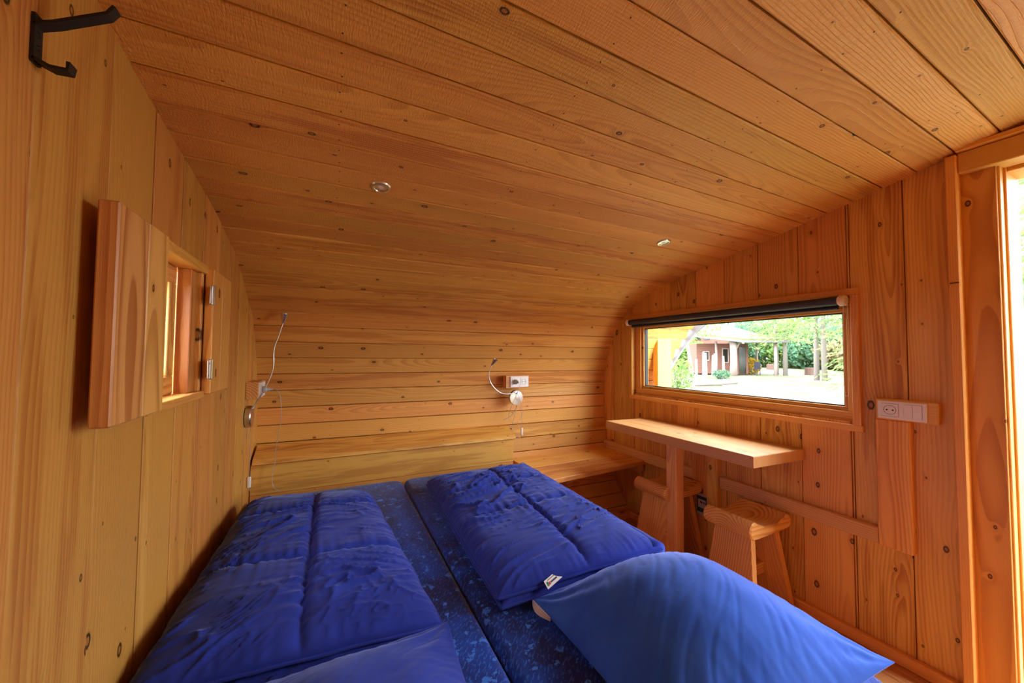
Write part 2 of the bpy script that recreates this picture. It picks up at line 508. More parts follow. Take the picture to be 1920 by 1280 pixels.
# the shell runs on past the window gable as a porch
porch = shell_skin('wall_porch', 5, IK + 3, XR + .1055, XR + .62)
eave = shell_skin('ceiling_eave', IK + 3, NP, XR + .1055, XR + .36)
for i in range(7, NP - 2):
    xe = 3.02 + .45 * (at_len(QR, LR, JR[i])[1] - H) if i < IK + 4 else 3.2
    if i >= IK + 3: shell_plank(i, XR + .1055, XR + .36, eave, mat=WOOD)
    else: shell_plank(i, XR + .1055, max(xe, 2.55), porch, mat=WOOD)
rim = G()
pts = []
for i in range(3, IK + 4):
    p = at_len(QR, LR, JR[i]); n_ = nrm(QR, LR, JR[i])
    pts.append((p, n_, (3.02 + .45 * (p[1] - H)) if i < IK + 4 else 3.2))
vs = []; fs = []
for (p, n_, x) in pts:
    for d, dx in ((-.035, 0), (.09, 0), (.09, .03), (-.035, .03)):
        vs.append((max(x, 2.55) + dx, p[0] + n_[0] * d, p[1] + n_[1] * d))
for k in range(len(pts) - 1):
    for j in range(4):
        fs.append((k * 4 + j, k * 4 + (j + 1) % 4, (k + 1) * 4 + (j + 1) % 4, (k + 1) * 4 + j))
mk('porch_rim', vs, fs, plain('white_painted_wood', (.20, .21, .24), .6, .3), porch)
G().box(2.72, 2.90, 2.50, 2.56, .3, 1.78, .004).build('corner_post', WOOD_T, porch, grain='z')

# polygon clipping against the (convex) profile
def grow(q, d=.009):
    n = len(q); out = []
    for k in range(n):
        a, b = q[max(k - 3, 0)], q[min(k + 3, n - 1)]
        dy, dz = b[0] - a[0], b[1] - a[1]; L = math.hypot(dy, dz)
        out.append((q[k][0] + dz / L * d, q[k][1] - dy / L * d))
    return out
def prof_poly(q):
    pts = sorted(set([(round(float(a), 5), round(float(b), 5)) for a, b in grow(q)[::3]] + [(-3.0, float(q[-1][1])), (-3.0, 0.0)]))
    def half(ps):
        h = []
        for p in ps:
            while len(h) > 1 and (h[-1][0] - h[-2][0]) * (p[1] - h[-2][1]) - (h[-1][1] - h[-2][1]) * (p[0] - h[-2][0]) <= 0: h.pop()
            h.append(p)
        return h
    return half(pts)[:-1] + half(pts[::-1])[:-1]      # convex outline, counter-clockwise
def clip(poly, q, inset=.001):
    C = prof_poly(q)
    out = poly
    for i in range(len(C)):
        a, b = C[i], C[(i + 1) % len(C)]
        ex, ez = b[0] - a[0], b[1] - a[1]
        L = math.hypot(ex, ez)
        if L < 1e-6: continue
        def side(p): return (ex * (p[1] - a[1]) - ez * (p[0] - a[0])) / L + inset * 0
        new = []
        for k in range(len(out)):
            p, r = out[k], out[(k + 1) % len(out)]
            sp, sr = side(p), side(r)
            if sp >= 0: new.append(p)
            if (sp >= 0) != (sr >= 0):
                t = sp / (sp - sr); new.append((p[0] + (r[0] - p[0]) * t, p[1] + (r[1] - p[1]) * t))
        out = new
        if len(out) < 3: return []
    res = []
    for p in out:
        if not res or math.hypot(p[0] - res[-1][0], p[1] - res[-1][1]) > .004: res.append(p)
    if len(res) > 2 and math.hypot(res[0][0] - res[-1][0], res[0][1] - res[-1][1]) <= .004: res.pop()
    return res
def rect(ya, yb, za, zb): return [(ya, za), (yb, za), (yb, zb), (ya, zb)]

def gable_planks(wall, q, x0, x1, ys, holes, mat, gap=.0017):
    """vertical boards between the joints ys; holes = (y0, y1, z0, z1)"""
    for ya, yb in zip(ys, ys[1:]):
        segs = [(ya, yb, 0.0, 2.6)]
        for h in holes:
            new = []
            for (a, b, c, d) in segs:
                o0, o1 = max(a, h[0]), min(b, h[1])
                if o1 - o0 < .004 or h[2] >= d or h[3] <= c: new.append((a, b, c, d)); continue
                if a < o0 - .004: new.append((a, o0, c, d))
                if b > o1 + .004: new.append((o1, b, c, d))
                if c < h[2]: new.append((o0, o1, c, h[2]))
                if d > h[3]: new.append((o0, o1, h[3], d))
            segs = new
        lift = random.uniform(0, .003) * (1 if x1 > x0 else -1)
        for (a, b, c, d) in segs:
            poly = clip(rect(a + gap, b - gap, c, d), q)
            if len(poly) < 3: continue
            if max(p[1] for p in poly) - min(p[1] for p in poly) < .02: continue
            xa, xb = sorted((x0 + lift, x1))
            G().prism(poly, xa, xb, 'x', .0016).build('plank', mat, wall, grain='z')

def gable_back(name, q, x0, x1, y_lo, holes):
    """solid backing of the gable in strips, leaving the openings"""
    cuts = sorted({y_lo, 3.0, *[h[0] for h in holes], *[h[1] for h in holes]})
    g = G()
    for a, b in zip(cuts, cuts[1:]):
        spans = [(0.0, 2.6)]
        for h in holes:
            if h[0] < (a + b) / 2 < h[1]:
                spans = [s for (c, d) in spans for s in ((c, min(d, h[2])), (max(c, h[3]), d)) if s[1] - s[0] > .001]
        for c, d in spans:
            poly = clip(rect(a, b, c, d), q)
            if len(poly) >= 3: g.prism(poly, x0, x1, 'x')
    return tag(g.build(name, DARKWOOD), kind='structure')

FRONT = -1.35
WIN_R = (.87, 2.27, H - .30, H + .295)
DOOR_R = (-.55, .43, 0.0, H + .72)
WIN_L = (1.195, 1.585, H - .14, H + .29)
wall_right = gable_back('wall_right', QR, XR + .022, XR + .10, FRONT, [WIN_R, DOOR_R])
wall_left = gable_back('wall_left', QL, XL - .10, XL - .022, FRONT, [WIN_L])
gable_planks(wall_right, QR, XR, XR + .02, [-1.30, -1.1, -.92, -.72, -.55, .43, .547, .683, .880, 1.085, 1.290, 1.495, 1.697, 1.90, 2.10, 2.305, 2.506, 2.70], [WIN_R, DOOR_R], WOOD_R)
gable_planks(wall_left, QL, XL, XL - .02, [-1.30, -1.02, -.82, -.62, -.42, -.22, -.02, .18, .38, .58, .784, .992, 1.19, 1.385, 1.58, 1.79, 1.96, 2.16, 2.36, 2.56, 2.78], [WIN_L], WOOD_L)

# front of the cabin, behind the camera
wf = G()
ztop = H + .88
wf.box(XL - .10, XR + .10, FRONT - .08, FRONT, 0, .85)
wf.box(XL - .10, XR + .10, FRONT - .08, FRONT, .85, 1.95)
wf.box(XL - .10, XR + .10, FRONT - .08, FRONT, 1.95, ztop + .1)
tag(wf.build('wall_front', WOOD_T, grain='x'), kind='structure')
# ceiling between the last plank and the front
cf = G().box(XL - .1, XR + .1, FRONT - .08, -.58, H + .70, H + .95)
tag(cf.build('ceiling_front', WOOD_T, grain='x'), kind='structure')

floor = G().box(XL - .1, XR + .1, FRONT - .1, 2.75, -.08, -.024).build('floor', DARKWOOD)
tag(floor, kind='structure')
y0 = 0
xs = [XL]
while xs[-1] < XR - .01: xs.append(min(xs[-1] + .137, XR))
for a, b in zip(xs, xs[1:]):
    G().box(a + .001, b - .001, FRONT, 2.36, -.024, 0, .002).build('plank', WOOD_F, floor, grain='y')
tag(G().box(XR - .028, XR, .55, 2.3, 0, .05, .004).build('baseboard_right', WOOD_T, grain='y'), kind='structure')

# ------------------------------------------------------------------ right wall: door jamb, window, rails, boards
door = empty('door_1', (XR, .43, 0), kind='structure')
G().box(XR - .045, XR + .0, .517, .547, 0, H + .79, .003).build('stop_strip', WOOD_T, door, grain='z')
G().box(XR + .012, XR + .05, .425, .517, 0, H + .72, .002).build('jamb_board', WOOD_R, door, grain='z')
G().box(XR + .05, XR + .20, .418, .445, 0, H + .72, .002).build('outer_jamb', WOOD_T, door, grain='z')
G().box(XR - .03, XR + .06, -.58, .517, H + .715, H + .795, .003).build('header', WOOD_T, door, grain='y')
G().box(XR - .045, XR + .02, -.58, .52, H + .797, H + .818, .003).build('header_strip', WOOD_T, door, grain='y')
G().box(XR + .06, XR + .20, -.58, .445, H + .70, H + .74, .002).build('outer_header', WOOD_T, door, grain='y')
G().box(XR - .03, XR + .20, -.59, -.55, 0, H + .72, .002).build('far_jamb', WOOD_T, door, grain='z')

win = empty('window_1', (XR, 1.56, H), kind='structure')
def bar(x0, x1, y0, y1, z0, z1, name, parent, mat=WOOD_T, g=None, b=.002):
    g = g or ('y' if (y1 - y0) > (z1 - z0) else 'z')
    return G().box(x0, x1, y0, y1, z0, z1, b).build(name, mat, parent, grain=g)
a0, a1, b0, b1 = .834, 2.302, H - .342, H + .326
bar(XR - .020, XR + .09, a0, a1, b1 - .030, b1, 'casing', win)
bar(XR - .020, XR + .09, a0, a0 + .030, b0 + .03, b1 - .031, 'casing', win)
bar(XR - .020, XR + .09, a1 - .030, a1, b0 + .03, b1 - .031, 'casing', win)
bar(XR - .016, XR + .09, a0 - .004, a1, b0, b0 + .030, 'casing', win)
f0, f1, g0, g1 = a0 + .031, a1 - .031, b0 + .031, b1 - .031
fw = .055
bar(XR + .020, XR + .09, f0, f1, g1 - fw, g1, 'outer_frame', win, WOOD_R)
bar(XR + .020, XR + .09, f0, f1, g0, g0 + fw, 'outer_frame', win, WOOD_R)
bar(XR + .020, XR + .09, f0, f0 + fw * .55, g0 + fw, g1 - fw, 'outer_frame', win, WOOD_R)
bar(XR + .020, XR + .09, f1 - fw, f1, g0 + fw, g1 - fw, 'outer_frame', win, WOOD_R)
s0, s1, t0, t1 = f0 + fw * .55, f1 - fw, g0 + fw, g1 - fw
sw = .020
for (c, d, e, f) in ((s0, s1, t1 - sw, t1), (s0, s1, t0, t0 + sw), (s0, s0 + sw, t0 + sw, t1 - sw), (s1 - sw, s1, t0 + sw, t1 - sw)):
    bar(XR + .034, XR + .085, c, d, e, f, 'sash', win)
gk = .006
for (c, d, e, f) in ((s0 + sw, s1 - sw, t1 - sw - gk, t1 - sw), (s0 + sw, s1 - sw, t0 + sw, t0 + sw + gk), (s0 + sw, s0 + sw + gk, t0 + sw, t1 - sw), (s1 - sw - gk, s1 - sw, t0 + sw, t1 - sw)):
    bar(XR + .046, XR + .075, c, d, e, f, 'gasket', win, GASKET, b=0)
G().box(XR + .056, XR + .062, s0 + sw, s1 - sw, t0 + sw, t1 - sw).build('pane', GLASS, win)

bl = empty('roller_blind', (XR - .03, 1.58, H + .272), 'dark blue rolled-up roller blind across the top of the wide window', 'blind')
G().lathe([(.021, 0), (.021, 1.375)], (XR - .030, .905, H + .270), (0, 1, 0), 24).build('roll', BLIND, bl, smooth=False)
G().box(XR - .013, XR - .009, .91, 2.275, H + .236, H + .27).build('fabric_edge', BLIND, bl)
G().lathe([(.0075, 0), (.0085, .004), (.0085, 1.358), (.0075, 1.362)], (XR - .012, .912, H + .238), (0, 1, 0), 10).build('bottom_bar', BLIND, bl)
for y, m in ((.872, CREAM), (2.281, WHITE)):
    G().lathe([(.022, 0), (.026, .004), (.026, .024), (.019, .032)], (XR - .030, y, H + .270), (0, 1, 0), 24).build('end_cap', m, bl)
ch = G()
path = [(XR - .045, .878, H + .262), (XR - .048, .880, H + .05), (XR - .048, .880, H - .150), (XR - .048, .872, H - .178), (XR - .048, .864, H - .150), (XR - .046, .862, H + .05), (XR - .043, .864, H + .262)]
sp = spline(path, 24)
acc = 0; prev = sp[0]
bead = bmesh.new(); bmesh.ops.create_icosphere(bead, subdivisions=1, radius=.0021)
bv = [v.co.copy() for v in bead.verts]; bf = [[v.index for v in f.verts] for f in bead.faces]; bead.free()
dense = [sp[i].lerp(sp[i + 1], k / 8) for i in range(len(sp) - 1) for k in range(8)]
for p in dense:
    acc += (p - prev).length; prev = p
    if acc >= .0052:
        acc = 0; ch.add([v + p for v in bv], bf)
tag(ch.build('bead_chain', CREAM, bl), kind='stuff')

rail = tag(G().box(XR - .030, XR, .784, 1.522, H - .812, H - .742, .004).build('wall_rail', WOOD_D, grain='y'), 'horizontal wooden rail on the window wall between pipe cover and desk support boards', 'rail')
rail2 = tag(G().prism([(1.712, H - .812), (2.55, H - .812), (2.606, H - .772), (2.606, H - .735), (1.712, H - .742)], XR - .030, XR, 'x', .004).build('wall_rail', WOOD_D, grain='y'), 'wooden wall rail running under the desk into the back corner above the bench', 'rail')
cover = tag(G().box(XR - .030, XR, .672, .783, H - .816, H - .266, .005).build('pipe_cover', WOOD_R, grain='z'), 'tall narrow knotty board below the white switch plate', 'board')
sup = empty('desk_support', (XR - .02, 1.62, 0), 'two upright boards on the window wall behind the desk post, with green sticker', 'board')
G().box(XR - .036, XR, 1.598, 1.71, 0, H - .520, .003).build('board', WOOD_R, sup, grain='z')
G().box(XR - .044, XR, 1.528, 1.596, 0, H - .520, .003).build('board', WOOD_R, sup, grain='z')
st = empty('leaflet', (XR - .04, 1.63, H - .95), 'small green and white leaflet fixed to the board behind the desk post', 'leaflet')
LW = plain('leaflet_paper', (.55, .58, .56), .5, .3); LG = plain('leaflet_green', (.03, .12, .07), .5, .3); LB = plain('leaflet_dark', (.03, .05, .05), .5, .3)
lx = XR - .0375
G().box(lx - .0015, lx, 1.603, 1.672, H - 1.015, H - .887).build('sheet', LW, st)
G().box(lx - .0022, lx - .0014, 1.603, 1.672, H - .918, H - .898).build('green_band', LB, st)
G().box(lx - .0022, lx - .0014, 1.603, 1.672, H - 1.000, H - .972).build('green_band', LG, st)
G().box(lx - .0022, lx - .0014, 1.665, 1.672, H - .99, H - .90).build('green_edge', LG, st)
G().box(lx - .0022, lx - .0014, 1.603, 1.609, H - .99, H - .90).build('green_edge', LB, st)
pg = G()
pg.add([(lx - .0024, 1.648, H - .928), (lx - .0024, 1.630, H - .936), (lx - .0024, 1.636, H - .945), (lx - .0024, 1.650, H - .94)], [(0, 1, 2, 3)])
pg.add([(lx - .0024, 1.626, H - .93), (lx - .0024, 1.616, H - .934), (lx - .0024, 1.618, H - .944), (lx - .0024, 1.625, H - .941)], [(0, 1, 2, 3)])
pg.build('printed_mark', LB, st)

# double frame with socket and rocker switch on its wooden base
sx = XR - .034
swp = empty('switch_plate', (sx, .69, H - .22), 'white double plate of socket and rocker switch on a wooden base by the door', 'switch')
G().box(sx, XR, .588, .778, H - .266, H - .178, .004).build('wooden_base', WOOD_T, swp, grain='y')
def outlet(parent, c, ax_n, ax_h, size=.036, name='socket'):
    """schuko insert: c = centre on the plate face, ax_n = outward normal, ax_h = horizontal"""
    c = Vector(c); n = Vector(ax_n); h = Vector(ax_h); z = Vector((0, 0, 1))
    g = G()
    def quad(hw, hz, d0, d1):
        vs = [c + h * (a * hw) + z * (b * hz) + n * d for d in (d0, d1) for a, b in ((-1, -1), (1, -1), (1, 1), (-1, 1))]
        return vs, [(0, 1, 2, 3), (4, 5, 6, 7), (0, 1, 5, 4), (1, 2, 6, 5), (2, 3, 7, 6), (3, 0, 4, 7)]
    g.add(*quad(.0262, .0262, 0, .0022))
    s_ = g.build(name, WHITE, parent)
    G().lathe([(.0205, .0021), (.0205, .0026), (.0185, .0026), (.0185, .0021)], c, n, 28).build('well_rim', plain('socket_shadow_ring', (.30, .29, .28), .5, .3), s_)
    for k in (-1, 1):
        G().lathe([(.0032, .0022), (.0032, .003)], c + h * (k * .0095), n, 12).build('pin_hole', DARKHOLE, s_)
    for k in (-1, 1):
        cl = G()
        p = c + z * (k * .0175)
        vs = [p + h * (a * .004) + z * (b * .002) + n * d for d in (.002, .0034) for a, b in ((-1, -1), (1, -1), (1, 1), (-1, 1))]
        cl.add(vs, [(0, 1, 2, 3), (4, 5, 6, 7), (0, 1, 5, 4), (1, 2, 6, 5), (2, 3, 7, 6), (3, 0, 4, 7)])
        cl.build('earth_clip', STEEL, s_)
    return s_
G().box(sx - .009, sx, .618, .769, H - .261, H - .184, .003).build('frame', WHITE, swp)
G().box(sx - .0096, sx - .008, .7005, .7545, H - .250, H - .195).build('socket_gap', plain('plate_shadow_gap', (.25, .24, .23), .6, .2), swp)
outlet(swp, (sx - .009, .7275, H - .2225), (-1, 0, 0), (0, 1, 0))
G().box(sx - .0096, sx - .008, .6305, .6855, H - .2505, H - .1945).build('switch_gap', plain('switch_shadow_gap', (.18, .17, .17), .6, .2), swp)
for k, (ya, yb) in enumerate(((.6315, .6575), (.6588, .6845))):
    G().prism([(sx - .0135, H - .195), (sx - .0105, H - .2225), (sx - .0125, H - .250), (sx - .008, H - .250), (sx - .008, H - .195)], ya, yb, 'y').build('rocker', WHITE, swp)

# ------------------------------------------------------------------ desk, bench, headboard, stools
desk = empty('desk', (1.98, 1.6, 0), 'long narrow larch desk top on one square post under the wide window', 'desk')
G().prism([(1.795, 1.086), (2.187, 1.068), (2.197, 1.10), (2.197, 2.10), (1.80, 2.135)], H - .526, H - .470, 'z', .003).build('desk_top', WOOD_D, desk, grain='y')
G().box(1.872, 1.942, 1.592, 1.664, 0, H - .527, .004).build('post', WOOD_D, desk, grain='z')
G().box(1.93, 2.17, 1.60, 1.655, H - .560, H - .527, .003).build('cross_bearer', WOOD_D, desk, grain='x')

bench = empty('bench', (1.8, 2.3, 0), 'low larch bench of two planks along the back wall right of the bed', 'bench')
for (ya, yb, yc, yd) in ((2.335, 2.62, 2.365, 2.61), (2.055, 2.333, 2.135, 2.363)):
    G().prism([(1.262, ya), (2.195, yc), (2.195, yd), (1.262, yb)], H - .832, H - .80, 'z', .003).build('plank', WOOD, bench, grain='x')
G().box(2.13, 2.19, 2.16, 2.60, H - .89, H - .834, .003).build('end_bearer', WOOD_D, bench, grain='y')
G().prism([(2.10, H - .834), (2.55, H - .834), (2.42, H - .92), (2.20, H - .90)], 1.50, 1.54, 'x', .003).build('bracket', WOOD_D, bench)

hb = empty('headboard', (.42, 2.55, 0), 'larch headboard panel with a sloping top board behind the bed', 'headboard')
hp = [(2.515, H - .628), (2.527, H - .634), (2.68, H - .56), (2.68, H - .548), (2.535, H - .600), (2.518, H - .612)]
G().prism(hp, XL + .012, 1.262, 'x', .002).build('top_board', WOOD, hb, grain='x')
G().box(XL + .004, 1.248, 2.53, 2.55, H - .80, H - .63, .002).build('panel', WOOD_H, hb, grain='x')
G().box(XL + .004, 1.248, 2.53, 2.55, .20, H - .802, .002).build('panel', WOOD_H, hb, grain='x')

def make_stool(x0, x1, y0, y1, zt, label):
    cx, cyy = (x0 + x1) / 2, (y0 + y1) / 2
    t = empty('stool', (cx, cyy, 0), label, 'stool', 'saddle stools under the desk')
    # saddle seat: profile across x, extruded along y
    L = x1 - x0
    r0, r1 = .043, .036
    poly = []
    for k in range(17):
        a = -1 + 2 * k / 16
        poly.append((x0 + r0 + (L - r0 - r1) * k / 16, zt - .034 * (1 - abs(a) ** 2.4) - .006 * k / 16))
    for k in range(1, 10):
        q = math.pi / 2 - math.pi * k / 10
        poly.append((x1 - r1 + r1 * math.cos(q), zt - .006 - r1 + r1 * math.sin(q)))
    poly += [(x1 - r1 - .02, zt - .080), (x0 + r0 + .02, zt - .086)]
    for k in range(1, 10):
        q = -math.pi / 2 - math.pi * k / 10
        poly.append((x0 + r0 + r0 * math.cos(q), zt - r0 + r0 * math.sin(q)))
    g = G().prism(poly, y0, y1, 'y', .006)
    xs = [v[0] for v in g.v]
    g.build('seat', WOOD_S, t, wp=[(v[0] - cx + .2, v[1] - y0, v[2] - zt + .06) for v in g.v])
    for sgn in (-1, 1):
        xt = cx + sgn * (L / 2 - .075); xb = cx + sgn * (L / 2 - .020)
        vs = []
        zt2 = zt - .079
        for (xx, z, hw) in ((xb, 0, (y1 - y0) / 2 + .012), (xt, zt2, (y1 - y0) / 2 - .035)):
            for dx in (-.017, .017):
                for dy in (-hw, hw): vs.append((xx + dx, cyy + dy, z))
        fs = [(0, 1, 3, 2), (4, 6, 7, 5), (0, 4, 5, 1), (2, 3, 7, 6), (0, 2, 6, 4), (1, 5, 7, 3)]
        mk('leg', vs, fs, WOOD_S, t, grain='z')
    G().box(cx - L / 2 + .05, cx + L / 2 - .05, cyy - .02, cyy + .02, .14, .20, .004).build('stretcher', WOOD_S, t, grain='x')
    return t
stool = make_stool(1.815, 2.160, 1.118, 1.372, H - .800, 'larch saddle stool under the near end of the desk beside the pillow')
stool2 = copy_tree(stool, (0.012, .520, 0))
stool2['label'] = 'larch saddle stool behind the desk post beside the bench'

# ------------------------------------------------------------------ bed
bed = empty('bed_frame', (.43, 1.45, 0), 'low wooden double bed frame under the two blue mattresses', 'bed')
for x in (XL + .04, .42, 1.20):
    G().box(x, x + .035, .44, 2.50, .22, .345, .003).build('side_rail', WOOD_D, bed, grain='y')
for y in (.42, 2.50):
    G().box(XL + .04, 1.235, y, y + .028, .22, .345, .003).build('end_rail', WOOD_D, bed, grain='x')
for y in np.linspace(.55, 2.4, 12):
    G().box(XL + .05, 1.225, y, y + .07, .322, .344, .002).build('slat', WOOD_T, bed, grain='x')
for x in (XL + .05, 1.15):
    for y in (.45, 2.43):
        G().box(x, x + .06, y, y + .06, 0, .22, .003).build('leg', WOOD_D, bed, grain='z')

def round_box(x0, x1, y0, y1, z0, z1, r, n=5, sag=0.0):
    bm = bmesh.new()
    bmesh.ops.create_cube(bm, size=1)
    for v in bm.verts:
        v.co = Vector(((x0 + x1) / 2 + v.co.x * (x1 - x0), (y0 + y1) / 2 + v.co.y * (y1 - y0), (z0 + z1) / 2 + v.co.z * (z1 - z0)))
    ve = [e for e in bm.edges if abs(e.verts[0].co.z - e.verts[1].co.z) > .01]
    bmesh.ops.bevel(bm, geom=ve, offset=r * 2.2, segments=n, affect='EDGES', profile=.5)
    he = [e for e in bm.edges if abs(e.verts[0].co.z - e.verts[1].co.z) < 1e-4 and any(len(f.verts) > 4 for f in e.link_faces)]
    bmesh.ops.bevel(bm, geom=he, offset=r, segments=n, affect='EDGES', profile=.5)
    bmesh.ops.triangulate(bm, faces=[f for f in bm.faces if len(f.verts) > 8])
    return G().bm(bm)
mat_l = round_box(XL + .018, .418, .40, 2.455, .345, .500, .030).build('mattress', MATTRESS, smooth=True)
tag(mat_l, 'dark blue mottled mattress next to the plank wall with the shutters', 'mattress')
mat_r = round_box(.424, 1.250, .40, 2.455, .345, .500, .030).build('mattress', MATTRESS, smooth=True)
tag(mat_r, 'blue mottled mattress on the window side of the bed', 'mattress')
for o in (mat_l, mat_r):
    for p in o.data.polygons: p.use_smooth = True

def nz(x, y, z=0.0): return noise.noise(Vector((x, y, z)))
def ux_(x, y, s): a = .6 + 1.2 * nz(x * 1.3, y * 1.3, s + 20); return x * math.cos(a) + y * math.sin(a)
def uy_(x, y, s): a = .6 + 1.2 * nz(x * 1.3, y * 1.3, s + 20); return -x * math.sin(a) + y * math.cos(a)
def ridge(x, y, z): return 1 - abs(nz(x, y, z)) * 2

def quilt(name, quad, zb, th, mat, parent, seams_s=(), seams_t=(), nx=120, ny=150, seed=0.0, p=5.0, wr=.006, edge=.5, tilt=(0, 0, 0, 0), gather=.006, floor_z=None):
    """padded layer: quad = corner points (x,y) at (-,-),(+,-),(+,+),(-,+); seams cut the top into pads"""
    A, B, C_, D = [Vector(q) for q in quad]
    w_ = (B - A).length; l_ = (D - A).length
    def xy(s, t):
        a, b = (s + 1) / 2, (t + 1) / 2
        return A * ((1 - a) * (1 - b)) + B * (a * (1 - b)) + C_ * (a * b) + D * ((1 - a) * b)
    top = np.zeros((ny + 1, nx + 1, 3)); bot = np.zeros_like(top)
    def ease(k, n):                       # denser near the edges
        u = -1 + 2 * k / n
        return math.sin(u * math.pi / 2) * .55 + u * .45
    for j in range(ny + 1):
        t = ease(j, ny)
        for i in range(nx + 1):
            s = ease(i, nx)
            q = xy(s, t)
            e = max(0.0, 1 - abs(s) ** p) * max(0.0, 1 - abs(t) ** p)
            e = e ** edge
            wx, wy = s * w_ / 2, t * l_ / 2
            pad = 1.0; g_ = 0.0
            for (c0, c1) in seams_s:      # seam along t (s = c0 + c1*t)
                d = abs(s - (c0 + c1 * t)) * w_ / 2
                pad *= 1 - .50 * math.exp(-(d / .013) ** 1.2)
                g_ += 1.0 * math.exp(-d / .050) * nz(wy * 38 + seed, (s > c0 + c1 * t) * 9.1, seed)
            for (c0, c1) in seams_t:
                d = abs(t - (c0 + c1 * s)) * l_ / 2
                pad *= 1 - .42 * math.exp(-(d / .014) ** 1.2)
                g_ += 1.1 * math.exp(-d / .055) * nz(wx * 40 + seed, (t > c0 + c1 * s) * 7.3, seed)
            ed = min((1 - abs(s)) * w_ / 2, (1 - abs(t)) * l_ / 2)
            al = wy if (1 - abs(s)) * w_ < (1 - abs(t)) * l_ else wx
            g_ += .9 * math.exp(-ed / .035) * nz(al * 55 + seed * 3, seed, 1.7)
            n1 = nz(wx * 4 + seed, wy * 4, seed) * .9 + .55 * nz(ux_(wx, wy, seed) * 6, uy_(wx, wy, seed) * 16, seed + 1)
            a_ = math.radians(28 + 50 * nz(wx * 1.5, wy * 1.5, seed + 4))
            ux, uy = wx * math.cos(a_) + wy * math.sin(a_), -wx * math.sin(a_) + wy * math.cos(a_)
            n2 = max(0, ridge(ux * 4 + seed, uy * 15, seed + 2)) ** 8 * 1.7 * max(0, .45 + 1.4 * nz(wx * 3, wy * 3, seed + 6))
            n3 = max(0, ridge(ux * 10, uy * 38 + seed, seed + 8)) ** 9 * 1.1 * max(0, .30 + 1.5 * nz(wx * 5, wy * 5, seed + 9))
            h = th * e * (.35 + .65 * pad) + e * (wr * (n1 + n2 * 1.5 + n3 * 1.1) + gather * g_ * 1.25)
            tl = (tilt[0] * (1 - s) * (1 - t) + tilt[1] * (1 + s) * (1 - t) + tilt[2] * (1 + s) * (1 + t) + tilt[3] * (1 - s) * (1 + t)) / 4
            wob = .006 * nz(al * 9 + seed, 3.3, seed) * math.exp(-ed / .05)
            dirx = (1 if s > 0 else -1) * (abs(s) > abs(t) * w_ / l_)
            diry = (1 if t > 0 else -1) * (abs(t) * l_ > abs(s) * w_)
            top[j, i] = (q.x + wob * dirx, q.y + wob * diry, zb + tl + max(h, .0) + .006)
            bot[j, i] = (q.x + wob * dirx, q.y + wob * diry, zb + tl - .10 * th * e + .0)
            if floor_z is not None: bot[j, i, 2] = max(bot[j, i, 2], floor_z)
    n_ = (nx + 1) * (ny + 1)
    V = np.concatenate([top.reshape(-1, 3), bot.reshape(-1, 3)])
    F = []
    def I(j, i, b=0): return b * n_ + j * (nx + 1) + i
    for j in range(ny):
        for i in range(nx):
            F.append((I(j, i), I(j, i + 1), I(j + 1, i + 1), I(j + 1, i)))
            F.append((I(j, i, 1), I(j + 1, i, 1), I(j + 1, i + 1, 1), I(j, i + 1, 1)))
    for j in range(ny):
        F.append((I(j, 0), I(j + 1, 0), I(j + 1, 0, 1), I(j, 0, 1))); F.append((I(j, nx), I(j, nx, 1), I(j + 1, nx, 1), I(j + 1, nx)))
    for i in range(nx):
        F.append((I(0, i), I(0, i, 1), I(0, i + 1, 1), I(0, i + 1))); F.append((I(ny, i), I(ny, i + 1), I(ny, i + 1, 1), I(ny, i, 1)))
    return mk(name, V.tolist(), F, mat, parent, smooth=True), top

def piping(tp, parent, sides='ABCD', r=.0042, mat=DUVET):
    """corded hem along the edge of a layer"""
    P = []
    if 'A' in sides: P.append([tuple(v) for v in tp[0]])
    if 'B' in sides: P.append([tuple(v) for v in tp[:, -1]])
    if 'C' in sides: P.append([tuple(v) for v in tp[-1]])
    if 'D' in sides: P.append([tuple(v) for v in tp[:, 0]])
    g = G()
    for p in P: g.tube([Vector(v) + Vector((0, 0, -.001)) for v in p[::2]], r, 7)
    return g.build('hem', mat, parent, smooth=True)

dl = empty('duvet', (-.05, 1.6, .50), 'navy folded duvet spread on the mattress beside the shuttered wall', 'duvet')
_, tp = quilt('lower_layer', [(-.372, 1.02), (.285, 1.00), (.215, 2.19), (-.345, 2.24)], .502, .042, DUVET, dl, nx=70, ny=90, seed=2.2, p=9, floor_z=.501)
piping(tp, dl, 'AB')
_, tp = quilt('top_layer', [(-.378, 1.055), (.292, 1.035), (.200, 2.165), (-.350, 2.215)], .548, .070, DUVET, dl, seams_s=((.02, .05),), seams_t=((-.28, .0), (.50, .03)), nx=170, ny=230, seed=5.1, p=6, wr=.0075, gather=.008,
             tilt=(.012, -.012, -.02, -.004))
piping(tp, dl, 'ABD')

